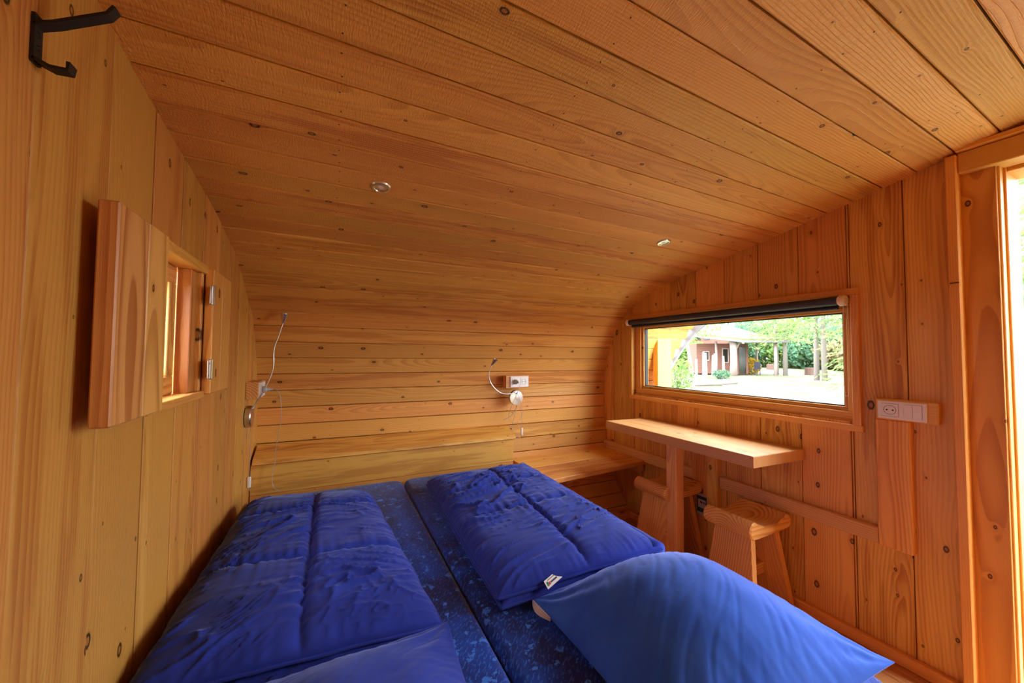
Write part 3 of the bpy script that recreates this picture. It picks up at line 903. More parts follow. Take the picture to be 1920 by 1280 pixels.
dr = empty('duvet', (.78, 1.6, .50), 'blue duvet folded in a thick stack on the mattress on the window side', 'duvet')
_, tp = quilt('lower_layer', [(.492, 1.065), (1.085, 1.045), (1.140, 2.20), (.535, 2.21)], .502, .034, DUVET, dr, nx=70, ny=90, seed=12.2, p=9, floor_z=.501)
piping(tp, dr, 'ABD')
_, tp = quilt('middle_layer', [(.478, 1.045), (1.095, 1.030), (1.145, 2.20), (.520, 2.20)], .532, .034, DUVET, dr, nx=90, ny=110, seed=15.4, p=9, gather=.010, tilt=(-.012, .006, -.004, -.010))
piping(tp, dr, 'ABD')
_, tp = quilt('top_layer', [(.474, 1.060), (1.105, 1.005), (1.150, 2.19), (.525, 2.19)], .566, .056, DUVET, dr, seams_s=((.10, .06),), seams_t=((.40, .05), (-.16, .04)), nx=170, ny=230, seed=9.7, p=7, wr=.0085, gather=.009,
             tilt=(-.026, .012, -.016, -.026))
piping(tp, dr, 'ABD')
fe = [Vector((1.098 + .045 * k / 30 + .004 * nz(k * .7, 2.2), 1.012 + 1.17 * k / 30, .574 - .018 * k / 30 + .003 * nz(k * .9, 8.1))) for k in range(31)]
G().tube(fe, [.030 + .004 * nz(k * .8, 5.5) for k in range(31)], 16).build('folded_edge', DUVET, dr, smooth=True)
def flat(nm, pts_, th, m, par):
    g = G().add(list(pts_) + [(x, y, z - th) for x, y, z in pts_], [(0, 1, 2, 3), (7, 6, 5, 4), (0, 4, 5, 1), (1, 5, 6, 2), (2, 6, 7, 3), (3, 7, 4, 0)])
    return g.build(nm, m, par)
ta, tb = Vector((.622, 1.036, .573)), Vector((.700, 1.066, .580)); td = Vector((.004, -.020, -.014))
tw = flat('care_tag', (ta, tb, tb + td, ta + td), .0012, plain('white_satin_tag', (.78, .77, .80), .5, .3), dr)
tag(tw, 'white care tag')
up = Vector((0, 0, .0009))
for nm, (u0, u1, v0, v1), c in (('green_mark', (.06, .15, .30, .80), (.02, .22, .10)), ('red_mark', (.15, .26, .45, .78), (.55, .06, .06)), ('dark_line', (.28, .66, .50, .70), (.06, .06, .09)), ('dark_line', (.15, .60, .16, .26), (.20, .20, .24))):
    q = [ta.lerp(tb, u) + td * v + up for u, v in ((u0, v0), (u1, v0), (u1, v1), (u0, v1))]
    flat(nm, q, .0004, plain('tag_print_' + nm, c, .6, .2), tw)

def pillow(name, cx, cyy, wx, wy, zb, Hh, rot, mat, label, seed, n=150, tilt=(0, 0, 0, 0), pinch=.055):
    t = empty(name, (cx, cyy, zb), label, 'pillow')
    cr, sr = math.cos(rot), math.sin(rot)
    top = np.zeros((n + 1, n + 1, 3)); bot = np.zeros_like(top)
    for j in range(n + 1):
        v = math.sin((-1 + 2 * j / n) * math.pi / 2) * .7 + (-1 + 2 * j / n) * .3
        for i in range(n + 1):
            u = math.sin((-1 + 2 * i / n) * math.pi / 2) * .7 + (-1 + 2 * i / n) * .3
            su = u * (1 - pinch * (1 - v * v)) ; sv = v * (1 - pinch * (1 - u * u))
            X_, Y_ = su * wx / 2, sv * wy / 2
            e = (max(0, 1 - u * u) ** .80) * (max(0, 1 - v * v) ** .80)
            cu, cv = 1 - abs(u), 1 - abs(v)
            # creases running out of the corners
            corner = math.exp(-((cu) ** 2 + (cv) ** 2) / .28)
            ang = math.atan2(cv + .02, cu + .02)
            cw = math.sin(ang * 13 + 3 * nz(u * 2 + seed, v * 2, seed)) * corner * (1 - math.exp(-(cu * cu + cv * cv) / .02))
            # long soft drag lines
            a_ = .7 + .5 * nz(u * .8 + seed, v * .8, 2.0)
            q = u * math.cos(a_) + v * math.sin(a_); r = -u * math.sin(a_) + v * math.cos(a_)
            dl_ = max(0, ridge(q * 1.1 + seed, r * 8.0, seed) - .72) * .9
            dl2 = max(0, ridge(q * 2.0, r * 19.0 + seed, seed + 3) - .74) * .6
            ed = min(cu * wx / 2, cv * wy / 2)
            al = v if cu < cv else u
            gt = math.exp(-ed / .05) * nz(al * 16 + seed, seed, .5) * (1 - math.exp(-ed / .012))
            h = Hh * e + e ** .5 * (.010 * nz(u * 2.2 + seed, v * 2.2, seed) + .006 * cw * 1.6 - .009 * dl_ - .006 * dl2 + .010 * gt)
            tl = (tilt[0] * (1 - u) * (1 - v) + tilt[1] * (1 + u) * (1 - v) + tilt[2] * (1 + u) * (1 + v) + tilt[3] * (1 - u) * (1 + v)) / 4
            x = cx + X_ * cr - Y_ * sr; y = cyy + X_ * sr + Y_ * cr
            top[j, i] = (x, y, zb + .018 + tl + h)
            bot[j, i] = (x, y, max(zb + .002, zb + .016 + tl - .30 * Hh * e))
    n_ = (n + 1) ** 2
    V = np.concatenate([top.reshape(-1, 3), bot.reshape(-1, 3)])
    F = []
    def I(j, i, b=0): return b * n_ + j * (n + 1) + i
    for j in range(n):
        for i in range(n):
            F.append((I(j, i), I(j, i + 1), I(j + 1, i + 1), I(j + 1, i)))
            F.append((I(j, i, 1), I(j + 1, i, 1), I(j + 1, i + 1, 1), I(j, i + 1, 1)))
        F.append((I(j, 0), I(j + 1, 0), I(j + 1, 0, 1), I(j, 0, 1))); F.append((I(j, n), I(j, n, 1), I(j + 1, n, 1), I(j + 1, n)))
        F.append((I(0, j), I(0, j, 1), I(0, j + 1, 1), I(0, j + 1))); F.append((I(n, j), I(n, j + 1), I(n, j + 1, 1), I(n, j, 1)))
    mk('pillowcase', V.tolist(), F, mat, t, smooth=True)
    return t, top
pr, tp = pillow('pillow', .905, .738, .640, .640, .502, .170, .0, PILLOW_F, 'bright blue plump pillow on the window-side mattress', 3.0, tilt=(-.0, .045, .0, .0))
sl = [Vector(v) for v in tp[113:139, 0]]
lg = G()
vs = []; fs = []
for k, p in enumerate(sl):
    a = math.sin(math.pi * k / (len(sl) - 1))
    vs += [tuple(p + Vector((-.004, 0, .006))), tuple(p + Vector((-.003 - .013 * a, 0, -.004 - .006 * a)))]
for k in range(len(sl) - 1): fs.append((2 * k, 2 * k + 1, 2 * k + 3, 2 * k + 2))
lo = lg.add(vs, fs).build('inner_liner', LINER, pr); tag(lo, 'pale inner pillow showing in the open side')
sm_ = lo.modifiers.new('thick', 'SOLIDIFY'); sm_.thickness = .003
pillow('pillow', -.035, .690, .670, .570, .502, .135, .02, PILLOW_N, 'navy pillow in front of the spread duvet beside the shuttered wall', 8.0, tilt=(.015, .02, .062, .05))

# ------------------------------------------------------------------ left wall: shutter window, hook
wl = empty('window_2', (XL, 1.39, H + .07), kind='structure')
x0 = XL
yA, yB, zA, zB = WIN_L
bar(x0 - .105, x0 + .012, yA - .02, yB + .012, zB - .022, zB + .006, 'reveal_board', wl, WOOD_T)
bar(x0 - .105, x0 + .012, yA - .02, yB + .012, zA - .012, zA + .012, 'reveal_board', wl, WOOD_T)
bar(x0 - .105, x0 + .004, yA, yA + .02, zA + .012, zB - .022, 'reveal_board', wl, WOOD_R)
bar(x0 - .105, x0 + .004, yB - .02, yB, zA + .012, zB - .022, 'reveal_board', wl, WOOD_R)
# jamb board carrying the hinges, then frame set back
bar(x0 - .045, x0 - .008, yB - .078, yB - .021, zA + .012, zB - .022, 'jamb_board', wl, WOOD_R)
for (c, d, e, f) in ((yA + .02, yB - .078, zB - .075, zB - .022), (yA + .02, yB - .078, zA + .012, zA + .068), (yA + .02, yA + .06, zA + .068, zB - .075), (yB - .13, yB - .078, zA + .068, zB - .075)):
    bar(x0 - .08, x0 - .045, c, d, e, f, 'frame', wl, WOOD_S)
# sash swung open outwards, with its small pane and ring handle
ys0, ys1 = 1.60, 1.64
G().box(x0 - .152, x0 - .108, ys0, ys1, H - .09, H + .26, .002).build('sash_stile', WOOD_T, wl, grain='z')
G().box(x0 - .46, x0 - .416, ys0, ys1, H - .09, H + .26, .002).build('sash_stile', WOOD_T, wl, grain='z')
G().box(x0 - .4155, x0 - .1525, ys0, ys1, H + .155, H + .26, .002).build('sash_rail', WOOD_S, wl, grain='x')
G().box(x0 - .4155, x0 - .1525, ys0, ys1, H - .09, H - .002, .002).build('sash_rail', WOOD_S, wl, grain='x')
G().box(x0 - .4155, x0 - .1525, ys0 + .017, ys0 + .022, H - .002, H + .155).build('pane', GLASS, wl)
rg = G()
rg.tube([(x0 - .150 + .019 * math.cos(q), ys0 - .004, H + .205 + .019 * math.sin(q)) for q in np.linspace(.4, 2 * math.pi + .4, 24)], .0042, 8)
rg.build('ring_handle', BLACK, wl, smooth=True)
G().lathe([(.0075, 0), (.0085, .005), (.0085, .085), (.005, .092)], (x0 - .066, 1.375, zA + .078), (0, 1, 0), 12).build('latch_bolt', ZINC, wl)

def hinge(parent, y, z, x):
    g = G()
    g.box(x, x + .002, y - .030, y - .004, z - .030, z + .030); g.box(x, x + .002, y + .004, y + .030, z - .030, z + .030)
    hg = g.build('hinge', ZINC, parent)
    p = G().lathe([(.0045, 0), (.0052, .002), (.0052, .066), (.0045, .068)], (x + .003, y, z - .034), (0, 0, 1), 10)
    p.build('hinge_pin', STEEL, hg)
    for dy in (-.018, .018):
        for dz in (-.02, .02): G().lathe([(.0035, 0), (.003, .001)], (x + .002, y + dy, z + dz), (1, 0, 0), 8).build('screw', STEEL, hg)
shl = empty('shutter', (x0 + .03, 1.05, H + .07), 'wide open wooden shutter leaf standing proud of the plank wall near the hook', 'shutter')
zs0, zs1 = H - .134, H + .272
G().box(x0 + .022, x0 + .052, .90, 1.022, zs0, zs1, .003).build('board', WOOD_S, shl, grain='z')
G().box(x0 + .022, x0 + .052, 1.0225, 1.125, zs0, zs1, .003).build('board', WOOD_S, shl, grain='z')
shr = empty('shutter', (x0 + .02, 1.7, H + .07), 'narrow open shutter leaf with two steel hinges lying against the plank wall', 'shutter')
zs0, zs1 = H - .140, H + .288
G().box(x0 + .004, x0 + .030, 1.592, 1.705, zs0, zs1, .003).build('board', WOOD_R, shr, grain='z')
G().box(x0 + .004, x0 + .030, 1.7055, 1.83, zs0, zs1, .003).build('board', WOOD_T, shr, grain='z')
for z in (H + .195, H - .055): hinge(shr, 1.575, z, x0 + .0305)

hk = empty('coat_hook', (XL, .77, H + .45), 'black wrought iron coat hook high on the plank wall', 'hook')
def strip(pts, w, th, axis_w):
    """flat bar through points, w wide along axis_w"""
    pts = [Vector(p) for p in pts]; aw = Vector(axis_w).normalized()
    vs = []; fs = []
    for i, p in enumerate(pts):
        t = (pts[min(i + 1, len(pts) - 1)] - pts[max(i - 1, 0)]).normalized()
        n = t.cross(aw).normalized()
        for a, b in ((-1, -1), (1, -1), (1, 1), (-1, 1)): vs.append(p + aw * (a * w / 2) + n * (b * th / 2))
    for i in range(len(pts) - 1):
        for k in range(4): fs.append((i * 4 + k, i * 4 + (k + 1) % 4, (i + 1) * 4 + (k + 1) % 4, (i + 1) * 4 + k))
    fs += [(3, 2, 1, 0), tuple((len(pts) - 1) * 4 + k for k in range(4))]
    return vs, fs
hx = XL + .0025
G().add(*strip([(hx, .776, H + .490), (hx, .776, H + .418)], .017, .004, (0, 1, 0))).build('back_plate', BLACK, hk)
G().add(*strip([(hx, .776, H + .474), (hx + .020, .776, H + .484), (hx + .075, .776, H + .520), (hx + .083, .776, H + .534)], .017, .0045, (0, 1, 0))).build('upper_arm', BLACK, hk)
G().add(*strip([(hx, .776, H + .424), (hx + .018, .776, H + .416), (hx + .036, .776, H + .417), (hx + .037, .776, H + .429)], .017, .0045, (0, 1, 0))).build('lower_hook', BLACK, hk)
for z in (.462, .442): G().lathe([(.0045, 0), (.003, .0025)], (XL + .0045, .776, H + z), (1, 0, 0), 10).build('screw', BLACK, hk)

# ------------------------------------------------------------------ reading lamps, sockets, cords, downlights
def lamp(base, nrm_, path, head_dir, label, hook_off):
    base = Vector(base); n = Vector(nrm_)
    t = empty('reading_lamp', base, label, 'lamp')
    G().lathe([(.050, 0), (.0555, .002), (.057, .006), (.057, .024), (.0545, .028), (.012, .0295), (.010, .0305)], base, n, 40).build('wall_base', STEEL, t)
    sp = spline(path, 12)
    G().tube(sp, .0040, 10).build('gooseneck', STEEL, t, smooth=True)
    hd = Vector(head_dir).normalized(); e = sp[-1]
    G().lathe([(.0045, -.004), (.006, 0), (.0085, .012), (.0155, .038), (.0185, .052), (.0185, .055), (.016, .055), (.013, .048)], e, hd, 24).build('lamp_head', STEEL, t, smooth=False)
    return t
la = lamp((1.295, 2.605, H - .330), (0, -1, 0), [(1.293, 2.58, H - .300), (1.285, 2.545, H - .283), (1.22, 2.53, H - .292), (1.13, 2.525, H - .278), (1.06, 2.52, H - .215), (1.035, 2.515, H - .145), (1.055, 2.51, H - .075)], (.30, -.35, .62), 'steel gooseneck reading lamp on the back wall below the double socket', 0)
lb = lamp((XL, 2.385, H - .335), (1, 0, 0), [(XL + .028, 2.385, H - .30), (XL + .05, 2.39, H - .25), (-.318, 2.395, H - .185), (-.288, 2.40, H - .085), (-.286, 2.40, H + .02), (-.268, 2.40, H + .09), (-.246, 2.40, H + .17)], (.12, -.15, .9), 'steel gooseneck reading lamp on the plank wall beside the bed head', 0)

def duo(nm, c, n, h, depth, label, hl=.095, hz=.045):
    """wooden block with a white double socket"""
    c = Vector(c); n = Vector(n); h = Vector(h); z = Vector((0, 0, 1))
    t = empty(nm, c, label, 'socket')
    def blk(hw, hv, d0, d1, nm_, m, cc=c, **k):
        vs = [cc + h * (a * hw) + z * (b * hv) + n * d for d in (d0, d1) for a, b in ((-1, -1), (1, -1), (1, 1), (-1, 1))]
        fs = [(0, 1, 2, 3), (7, 6, 5, 4), (0, 1, 5, 4), (1, 2, 6, 5), (2, 3, 7, 6), (3, 0, 4, 7)]
        return mk(nm_, vs, fs, m, t, **k)
    blk(hl, hz, 0, depth, 'wooden_base', WOOD_S, grain='x' if abs(h.x) > .5 else 'y')
    blk(.0765, .040, depth, depth + .008, 'frame', WHITE, c + h * .012)
    for k in (-1, 1): outlet(t, c + h * (.012 + k * .0355) + n * (depth + .008), n, h)
    return t, c + n * (depth + .010)
sk1, _ = duo('double_socket', (1.300, 2.63, H - .205), (0, -1, 0), (1, 0, 0), .062, 'white double socket on a wooden block above the back wall lamp', .098, .047)
sk2, _ = duo('double_socket', (XL, 2.455, H - .198), (1, 0, 0), (0, 1, 0), .052, 'white double socket on a wooden block beside the bed-side wall lamp')
PLUG = plain('clear_plug', (.62, .60, .58), .2, .6, 0.0, Transmission_Weight=.35)
def plug(c, n, label):
    c = Vector(c); n = Vector(n)
    o = G().lathe([(.017, 0), (.018, .004), (.018, .014), (.012, .022), (.008, .034), (.005, .044), (.003, .052)], c, n, 18).build('plug', PLUG)
    return tag(o, label, 'plug')
plug((1.2765, 2.556, H - .205), (0, -1, 0), 'transparent plug in the back wall socket')
plug((XL + .0625, 2.431, H - .198), (1, 0, 0), 'transparent plug in the bed-side wall socket')

def cord(pts, label, r=.0016, sw=None):
    t = empty('cord', pts[0], label, 'cord')
    G().tube(spline(pts, 8), r, 6).build('cable', CORD, t, smooth=True)
    if sw:
        c = Vector(sw)
        G().box(c.x - .009, c.x + .009, c.y - .006, c.y + .006, c.z - .03, c.z + .03, .004).build('inline_switch', WHITE, t)
cord([(XL + .115, 2.431, H - .198), (-.268, 2.425, H - .205), (-.252, 2.42, H - .235), (-.243, 2.42, H - .33), (-.252, 2.43, H - .42), (-.268, 2.45, H - .52), (-.272, 2.47, H - .60), (-.285, 2.47, H - .68), (-.275, 2.46, H - .745), (-.24, 2.46, H - .775)], 'clear cord hanging from the bed-side plug down to the headboard')
cord([(XL + .012, 2.385, H - .392), (XL + .014, 2.39, H - .46), (XL + .020, 2.41, H - .52), (XL + .016, 2.43, H - .60), (XL + .012, 2.45, H - .66), (XL + .014, 2.46, H - .75)], 'clear cord with inline switch below the bed-side wall lamp', sw=(XL + .012, 2.452, H - .70))
cord([(1.2765, 2.504, H - .205), (1.272, 2.50, H - .26), (1.225, 2.545, H - .42), (1.235, 2.58, H - .50), (1.29, 2.57, H - .52), (1.345, 2.575, H - .46), (1.32, 2.56, H - .36), (1.285, 2.555, H - .285)], 'looped clear cord hanging over the back wall lamp base')
cord([(1.295, 2.575, H - .387), (1.285, 2.58, H - .46), (1.262, 2.585, H - .54), (1.268, 2.58, H - .60), (1.31, 2.58, H - .635), (1.345, 2.585, H - .625), (1.348, 2.585, H - .52), (1.33, 2.58, H - .40)], 'clear cord with inline switch trailing below the back wall lamp', sw=(1.346, 2.583, H - .595))
cord([(1.300, 2.572, H - .39), (1.275, 2.575, H - .44), (1.235, 2.58, H - .475), (1.19, 2.585, H - .495)], 'short grey cable end sticking out below the back wall lamp', .0028)

def downlight(c, n, label):
    c = Vector(c); n = Vector(n).normalized()
    t = empty('downlight', c, label, 'lamp', None)
    G().lathe([(.034, 0), (.0345, .004), (.031, .008), (.024, .0085), (.0225, .005)], c, n, 32).build('bezel', STEEL, t)
    G().lathe([(.021, .0035), (.014, .0045), (.004, .006)], c, n, 24).build('lens', plain('frosted_lens', (.75, .75, .72), .25, .5), t)
    return t
downlight((.142, 1.357, H + .590), (0, -.17, -1), 'small unlit round downlight in the ceiling above the spread duvet')
downlight((1.590, 1.418, H + .614), (0, -.19, -1), 'small unlit round downlight in the ceiling near the wide window')

# ------------------------------------------------------------------ outside: ground, cabin, trees
def gz(x, y=0): return H - 1.6 + .018 * max(0.0, x - 4) + .05 * nz(x * .3, y * .3, 2)
def ground_mat():
    m = N('meadow')
    tc = m.n('TexCoord').outputs['Object']
    a = m.noise(tc, .35, 4.0, .6); b = m.noise(tc, 9.0, 4.0, .7)
    c = m.mix(m.sm(b, .3, .7), (.065, .100, .032), (.105, .135, .052))
    c = m.mix(m.sm(a, .42, .56), c, (.125, .112, .085))
    m.bsdf(c, .9, .1, normal=m.bump(m.noise(tc, 60.0, 3.0), .5, .03))
    return m.m
vs = []; fs = []
gxs = [-40, -12, -4, 0, 2.4] + [4 + 2 * k for k in range(24)] + [70, 110]
gys = [-60, -30, -14, -6] + [-2 + 2.5 * k for k in range(20)] + [60, 100]
for x in gxs:
    for y in gys: vs.append((x, y, gz(x, y) - .0))
m_ = len(gys)
for i in range(len(gxs) - 1):
    for j in range(m_ - 1): fs.append((i * m_ + j, (i + 1) * m_ + j, (i + 1) * m_ + j + 1, i * m_ + j + 1))
tag(mk('ground', vs, fs, ground_mat(), smooth=True), kind='structure')

def gravel():
    m = N('pale_gravel')
    tc = m.n('TexCoord').outputs['Object']
    v_ = m.n('TexVoronoi'); m.set(v_.inputs['Vector'], tc); v_.inputs['Scale'].default_value = 45
    m.bsdf(m.mix(v_.outputs['Distance'], (.34, .34, .30), (.20, .20, .17)), .9, .1, normal=m.bump(v_.outputs['Distance'], .8, .02))
    return m.m
tag(G().box(XR + .25, 3.9, -3.0, .95, H - 1.62, gz(3) + .03, .01).build('terrace', gravel()), kind='structure')
BARK = plain('grey_bark', (0.24, 0.2, 0.19), .9, .1)
BARK_W = plain('birch_bark', (0.32, 0.304, 0.32), .8, .1)
def leafmat(name, a, b, sc=3.0):
    m = N(name)
    tc = m.n('TexCoord').outputs['Object']
    n_ = m.noise(tc, sc, 3.0, .65)
    p = m.bsdf(m.mix(m.sm(n_, .32, .68), a, b), .7, .15)
    tl = m.n('BsdfTranslucent'); m.set(tl.inputs[0], m.mix(m.sm(n_, .32, .68), a, b))
    mx = m.n('MixShader'); mx.inputs[0].default_value = .4
    m.t.links.new(p.outputs[0], mx.inputs[1]); m.t.links.new(tl.outputs[0], mx.inputs[2]); m.t.links.new(mx.outputs[0], m.out.inputs[0])
    return m.m
L_GREEN = leafmat('fresh_leaves', (0.0759, 0.1688, 0.0422), (0.2025, 0.2869, 0.0759))
L_BLUE = leafmat('blue_green_leaves', (0.0312, 0.1014, 0.0585), (0.117, 0.2145, 0.1209))
L_CONIFER = leafmat('larch_needles', (0.0844, 0.1688, 0.0525), (0.2438, 0.3094, 0.1125))
L_YELLOW = leafmat('autumn_leaves', (0.39, 0.2438, 0.0234), (0.507, 0.351, 0.0585))
L_BROWN = leafmat('dry_twigs', (0.1658, 0.117, 0.0683), (0.2145, 0.2145, 0.0878))

def leaves(name, c, rad, n, size, mat, parent, seed=0, shell=.35):
    rnd = random.Random(seed)
    vs = []; fs = []
    for k in range(n):
        while True:
            p = Vector((rnd.uniform(-1, 1), rnd.uniform(-1, 1), rnd.uniform(-1, 1)))
            if p.length <= 1 and p.length > shell * rnd.random(): break
        lump = 1 + .22 * nz(p.x * 2.3 + seed, p.y * 2.3, p.z * 2.3)
        q = Vector((c[0] + p.x * rad[0] * lump, c[1] + p.y * rad[1] * lump, c[2] + p.z * rad[2] * lump))
        a = Vector((rnd.gauss(0, 1), rnd.gauss(0, 1), rnd.gauss(0, 1))).normalized()
        b = a.cross(Vector((rnd.gauss(0, 1), rnd.gauss(0, 1), rnd.gauss(0, 1)))).normalized()
        s = size * rnd.uniform(.6, 1.4)
        i = len(vs)
        vs += [q + a * s, q + b * s * .5, q - a * s, q - b * s * .5]
        fs.append((i, i + 1, i + 2, i + 3))
    o = mk(name, vs, fs, mat, parent)
    o['kind'] = 'stuff'
    return o

def conifer(x, y, h, r, label, seed, clear=2.2, mat=None, trunk_r=.16):
    rnd = random.Random(seed)
    z0 = gz(x, y) - .05
    t = empty('conifer', (x, y, z0), label, 'tree', 'larches beyond the window')
    G().tube([(x, y, z0), (x + rnd.uniform(-.1, .1), y, z0 + h * .5), (x, y, z0 + h)], [trunk_r, trunk_r * .6, .02], 8).build('trunk', BARK, t, smooth=True)
    vs = []; fs = []
    z = clear
    while z < h - .2:
        f = 1 - (z - clear) / (h - clear)
        R = r * (f ** .8) + .15
        nb = 9
        for k in range(nb):
            a = rnd.uniform(0, 6.283)
            L = R * rnd.uniform(.7, 1.1)
            d = Vector((math.cos(a), math.sin(a), 0)); sd = Vector((-math.sin(a), math.cos(a), 0))
            for m in range(12):
                q = (m + rnd.random()) / 12
                c = Vector((x, y, z0 + z)) + d * (L * q) + Vector((0, 0, .18 * L * q - .42 * L * q * q)) + sd * rnd.gauss(0, .10 * L * (1.1 - q) + .03)
                e = (d + sd * rnd.gauss(0, .6) + Vector((0, 0, -.5 + rnd.gauss(0, .4)))).normalized() * rnd.uniform(.10, .26)
                w_ = sd * rnd.uniform(.02, .05) + Vector((0, 0, .03))
                i = len(vs)
                vs += [c - w_, c + e, c + w_, c - e * .4]
                fs.append((i, i + 1, i + 2, i + 3))
        z += rnd.uniform(.28, .42)
    cr = mk('needles', vs, fs, mat or L_CONIFER, t)
    cr['kind'] = 'stuff'
    return t

def bush(nm, x, y, rx, ry, rz, n, size, mat, label, seed, group=None, cat='bush', lift=.9):
    t = empty(nm, (x, y, gz(x, y)), label, cat, group)
    leaves('leaves', (x, y, gz(x, y) + rz * lift), (rx, ry, rz), n, size, mat, t, seed)
    g = G()
    rnd = random.Random(seed)
    for k in range(5):
        g.tube([(x + rnd.uniform(-.1, .1), y + rnd.uniform(-.1, .1), gz(x, y) - .1), (x + rnd.uniform(-.5, .5) * rx, y + rnd.uniform(-.5, .5) * ry, gz(x, y) + rz * 1.2)], [.04, .015], 5)
    g.build('stems', BARK, t)
    return t

# the log cabin with its grass roof, about 25 m away; local frame: a along the front, b away from us
cab = empty('cabin', (24.4, 16.6, gz(24.4, 16.6)), 'low plank cabin with a grass roof and open porch seen through the window', 'cabin')
A0 = Vector((22.9, 17.75, 0)); A1 = Vector((27.1, 14.2, 0))
ea = (A1 - A0).normalized(); eb = Vector((-ea.y, ea.x, 0))
if eb.dot(Vector((.82, .57, 0))) < 0: eb = -eb
zc = gz(24.4, 16.6)
def cpt(a, b, z): return A0 + ea * a + eb * b + Vector((0, 0, zc + z))
def cbox(a0, a1, b0, b1, z0, z1, nm, m, par=cab, top=None):
    vs = [cpt(a, b, z) for a in (a0, a1) for b in (b0, b1) for z in (z0, z1)]
    return mk(nm, vs, [(0, 1, 3, 2), (4, 6, 7, 5), (0, 4, 5, 1), (2, 3, 7, 6), (0, 2, 6, 4), (1, 5, 7, 3)], m, par, grain='x')
CW = plain('weathered_red_boards', (0.152, 0.072, 0.056), .85, .1)
CW2 = plain('pale_post_wood', (0.288, 0.225, 0.207), .85, .1)
CG = plain('dark_window_glass', (.012, .015, .012), .1, .5)
ROOFG = leafmat('roof_grass', (0.154, 0.189, 0.07), (0.224, 0.238, 0.126), 2.0)
FASC = plain('grey_fascia', (0.15, 0.1275, 0.1425), .8, .1)
for k in range(11):
    cbox(.1, 3.3, .0 + (k % 2) * .012, 3.0, .05 + k * .19, .05 + k * .19 + .185, 'wall_board', CW)
for (a0, a1, z0, z1) in ((.55, .85, 1.0, 1.55), (1.75, 2.05, .85, 1.75)):
    w_ = cbox(a0, a1, -.04, .02, z0, z1, 'window', CG)
    for q in ((a0 - .05, a0, z0 - .05, z1 + .05), (a1, a1 + .05, z0 - .05, z1 + .05), (a0, a1, z1, z1 + .05), (a0, a1, z0 - .05, z0)):
        cbox(q[0], q[1], -.06, .02, q[2], q[3], 'frame', CW2, w_)
dr_ = cbox(2.75, 3.15, -.03, .02, .1, 1.9, 'door', CG)
cbox(3.15, 3.28, -.06, .02, .1, 2.1, 'door_post', CW)
for (a, b, r) in ((2.1, -1.0, .21), (1.2, -.5, .07), (4.55, -.9, .09), (4.35, 1.6, .07)):
    p = [cpt(a, b, -.1), cpt(a + .03, b, 1.0), cpt(a, b, 2.25)]
    G().tube(p, [r * 1.15, r * .95, r], 10).build('post', CW2, cab, smooth=True)
G().tube([cpt(2.15, -1.0, 1.5), cpt(2.5, -1.0, 2.2)], .06, 8).build('brace', CW2, cab)
# roof: left half slopes down to a valley, right half runs level over the porch
def roof(nm, pts_, th, m):
    vs = [cpt(a, b, z) for a, b, z in pts_] + [cpt(a, b, z + th) for a, b, z in pts_]
    n = len(pts_)
    fs = [tuple(range(n))[::-1], tuple(range(n, 2 * n))] + [(k, (k + 1) % n, n + (k + 1) % n, n + k) for k in range(n)]
    return mk(nm, vs, fs, m, cab)
roof('roof_slab', [(-.5, -1.4, 2.55), (2.5, -1.6, 2.15), (3.0, 3.2, 2.9), (-.4, 3.2, 3.4)], .14, FASC)
roof('roof_slab', [(2.5, -1.6, 2.15), (5.3, -1.2, 2.15), (5.2, 3.2, 2.45), (3.0, 3.2, 2.8)], .14, FASC)
roof('roof_turf', [(-.42, -1.3, 2.70), (2.5, -1.5, 2.30), (3.0, 3.1, 3.50), (-.3, 3.1, 3.70)], .10, ROOFG)
roof('roof_turf', [(2.5, -1.5, 2.30), (5.2, -1.1, 2.30), (5.1, 3.1, 2.85), (3.0, 3.1, 3.50)], .10, ROOFG)
cp = cpt(2.6, .9, 2.5)
G().tube([cp, cp + Vector((0, 0, 1.9))], .17, 10).build('chimney', BARK_W, cab)

cab2 = empty('hut', (33, 24.5, gz(33)), 'small upper hut with two windows behind the grass roof', 'hut')
def hbox(x0, x1, y0, y1, z0, z1, nm, m, p=cab2): return G().box(x0, x1, y0, y1, z0, z1).build(nm, m, p)
zz = gz(33)
hbox(32.2, 34.5, 23.0, 25.6, zz, zz + 3.9, 'wall', CW)
hbox(31.9, 34.8, 22.7, 25.9, zz + 3.9, zz + 4.1, 'roof', FASC)
for y in (23.4, 24.3):
    w_ = hbox(32.14, 32.2, y, y + .6, zz + 2.7, zz + 3.5, 'window', CG)

rnd = random.Random(3)
for k in range(11):
    f = k / 10
    x = 20.2 + 2.0 * f + rnd.uniform(-.15, .15); y = 15.5 - .2 * f + rnd.uniform(-.25, .25)
    h = rnd.uniform(.9, 1.6) * (1.15 if k in (3, 8) else 1)
    o = G().tube([(x, y, gz(x, y) - .1), (x + rnd.uniform(-.08, .08), y, gz(x, y) + h)], [.085, .06], 8).build('stake', CW2)
    tag(o, 'rough pale stake, %s from the birch in the palisade before the cabin' % ['first', 'second', 'third', 'fourth', 'fifth', 'sixth', 'seventh', 'eighth', 'ninth', 'tenth', 'last'][k], 'stake', 'palisade stakes')
o = tag(G().tube([(14.95, 12.13, gz(15, 12) + .1), (15.8, 11.75, gz(15.8, 11.7) + .12), (16.55, 11.49, gz(16.5, 11.5) + .1)], .16, 9).build('log', BARK, smooth=True), 'long grey log lying on the path beyond the birch', 'log')
o = tag(G().tube([(16.9, 11.9, gz(17) + .1), (18.0, 11.7, gz(18) + .1)], .15, 9).build('log', BARK, smooth=True), 'short grey log end to end with the long log', 'log')
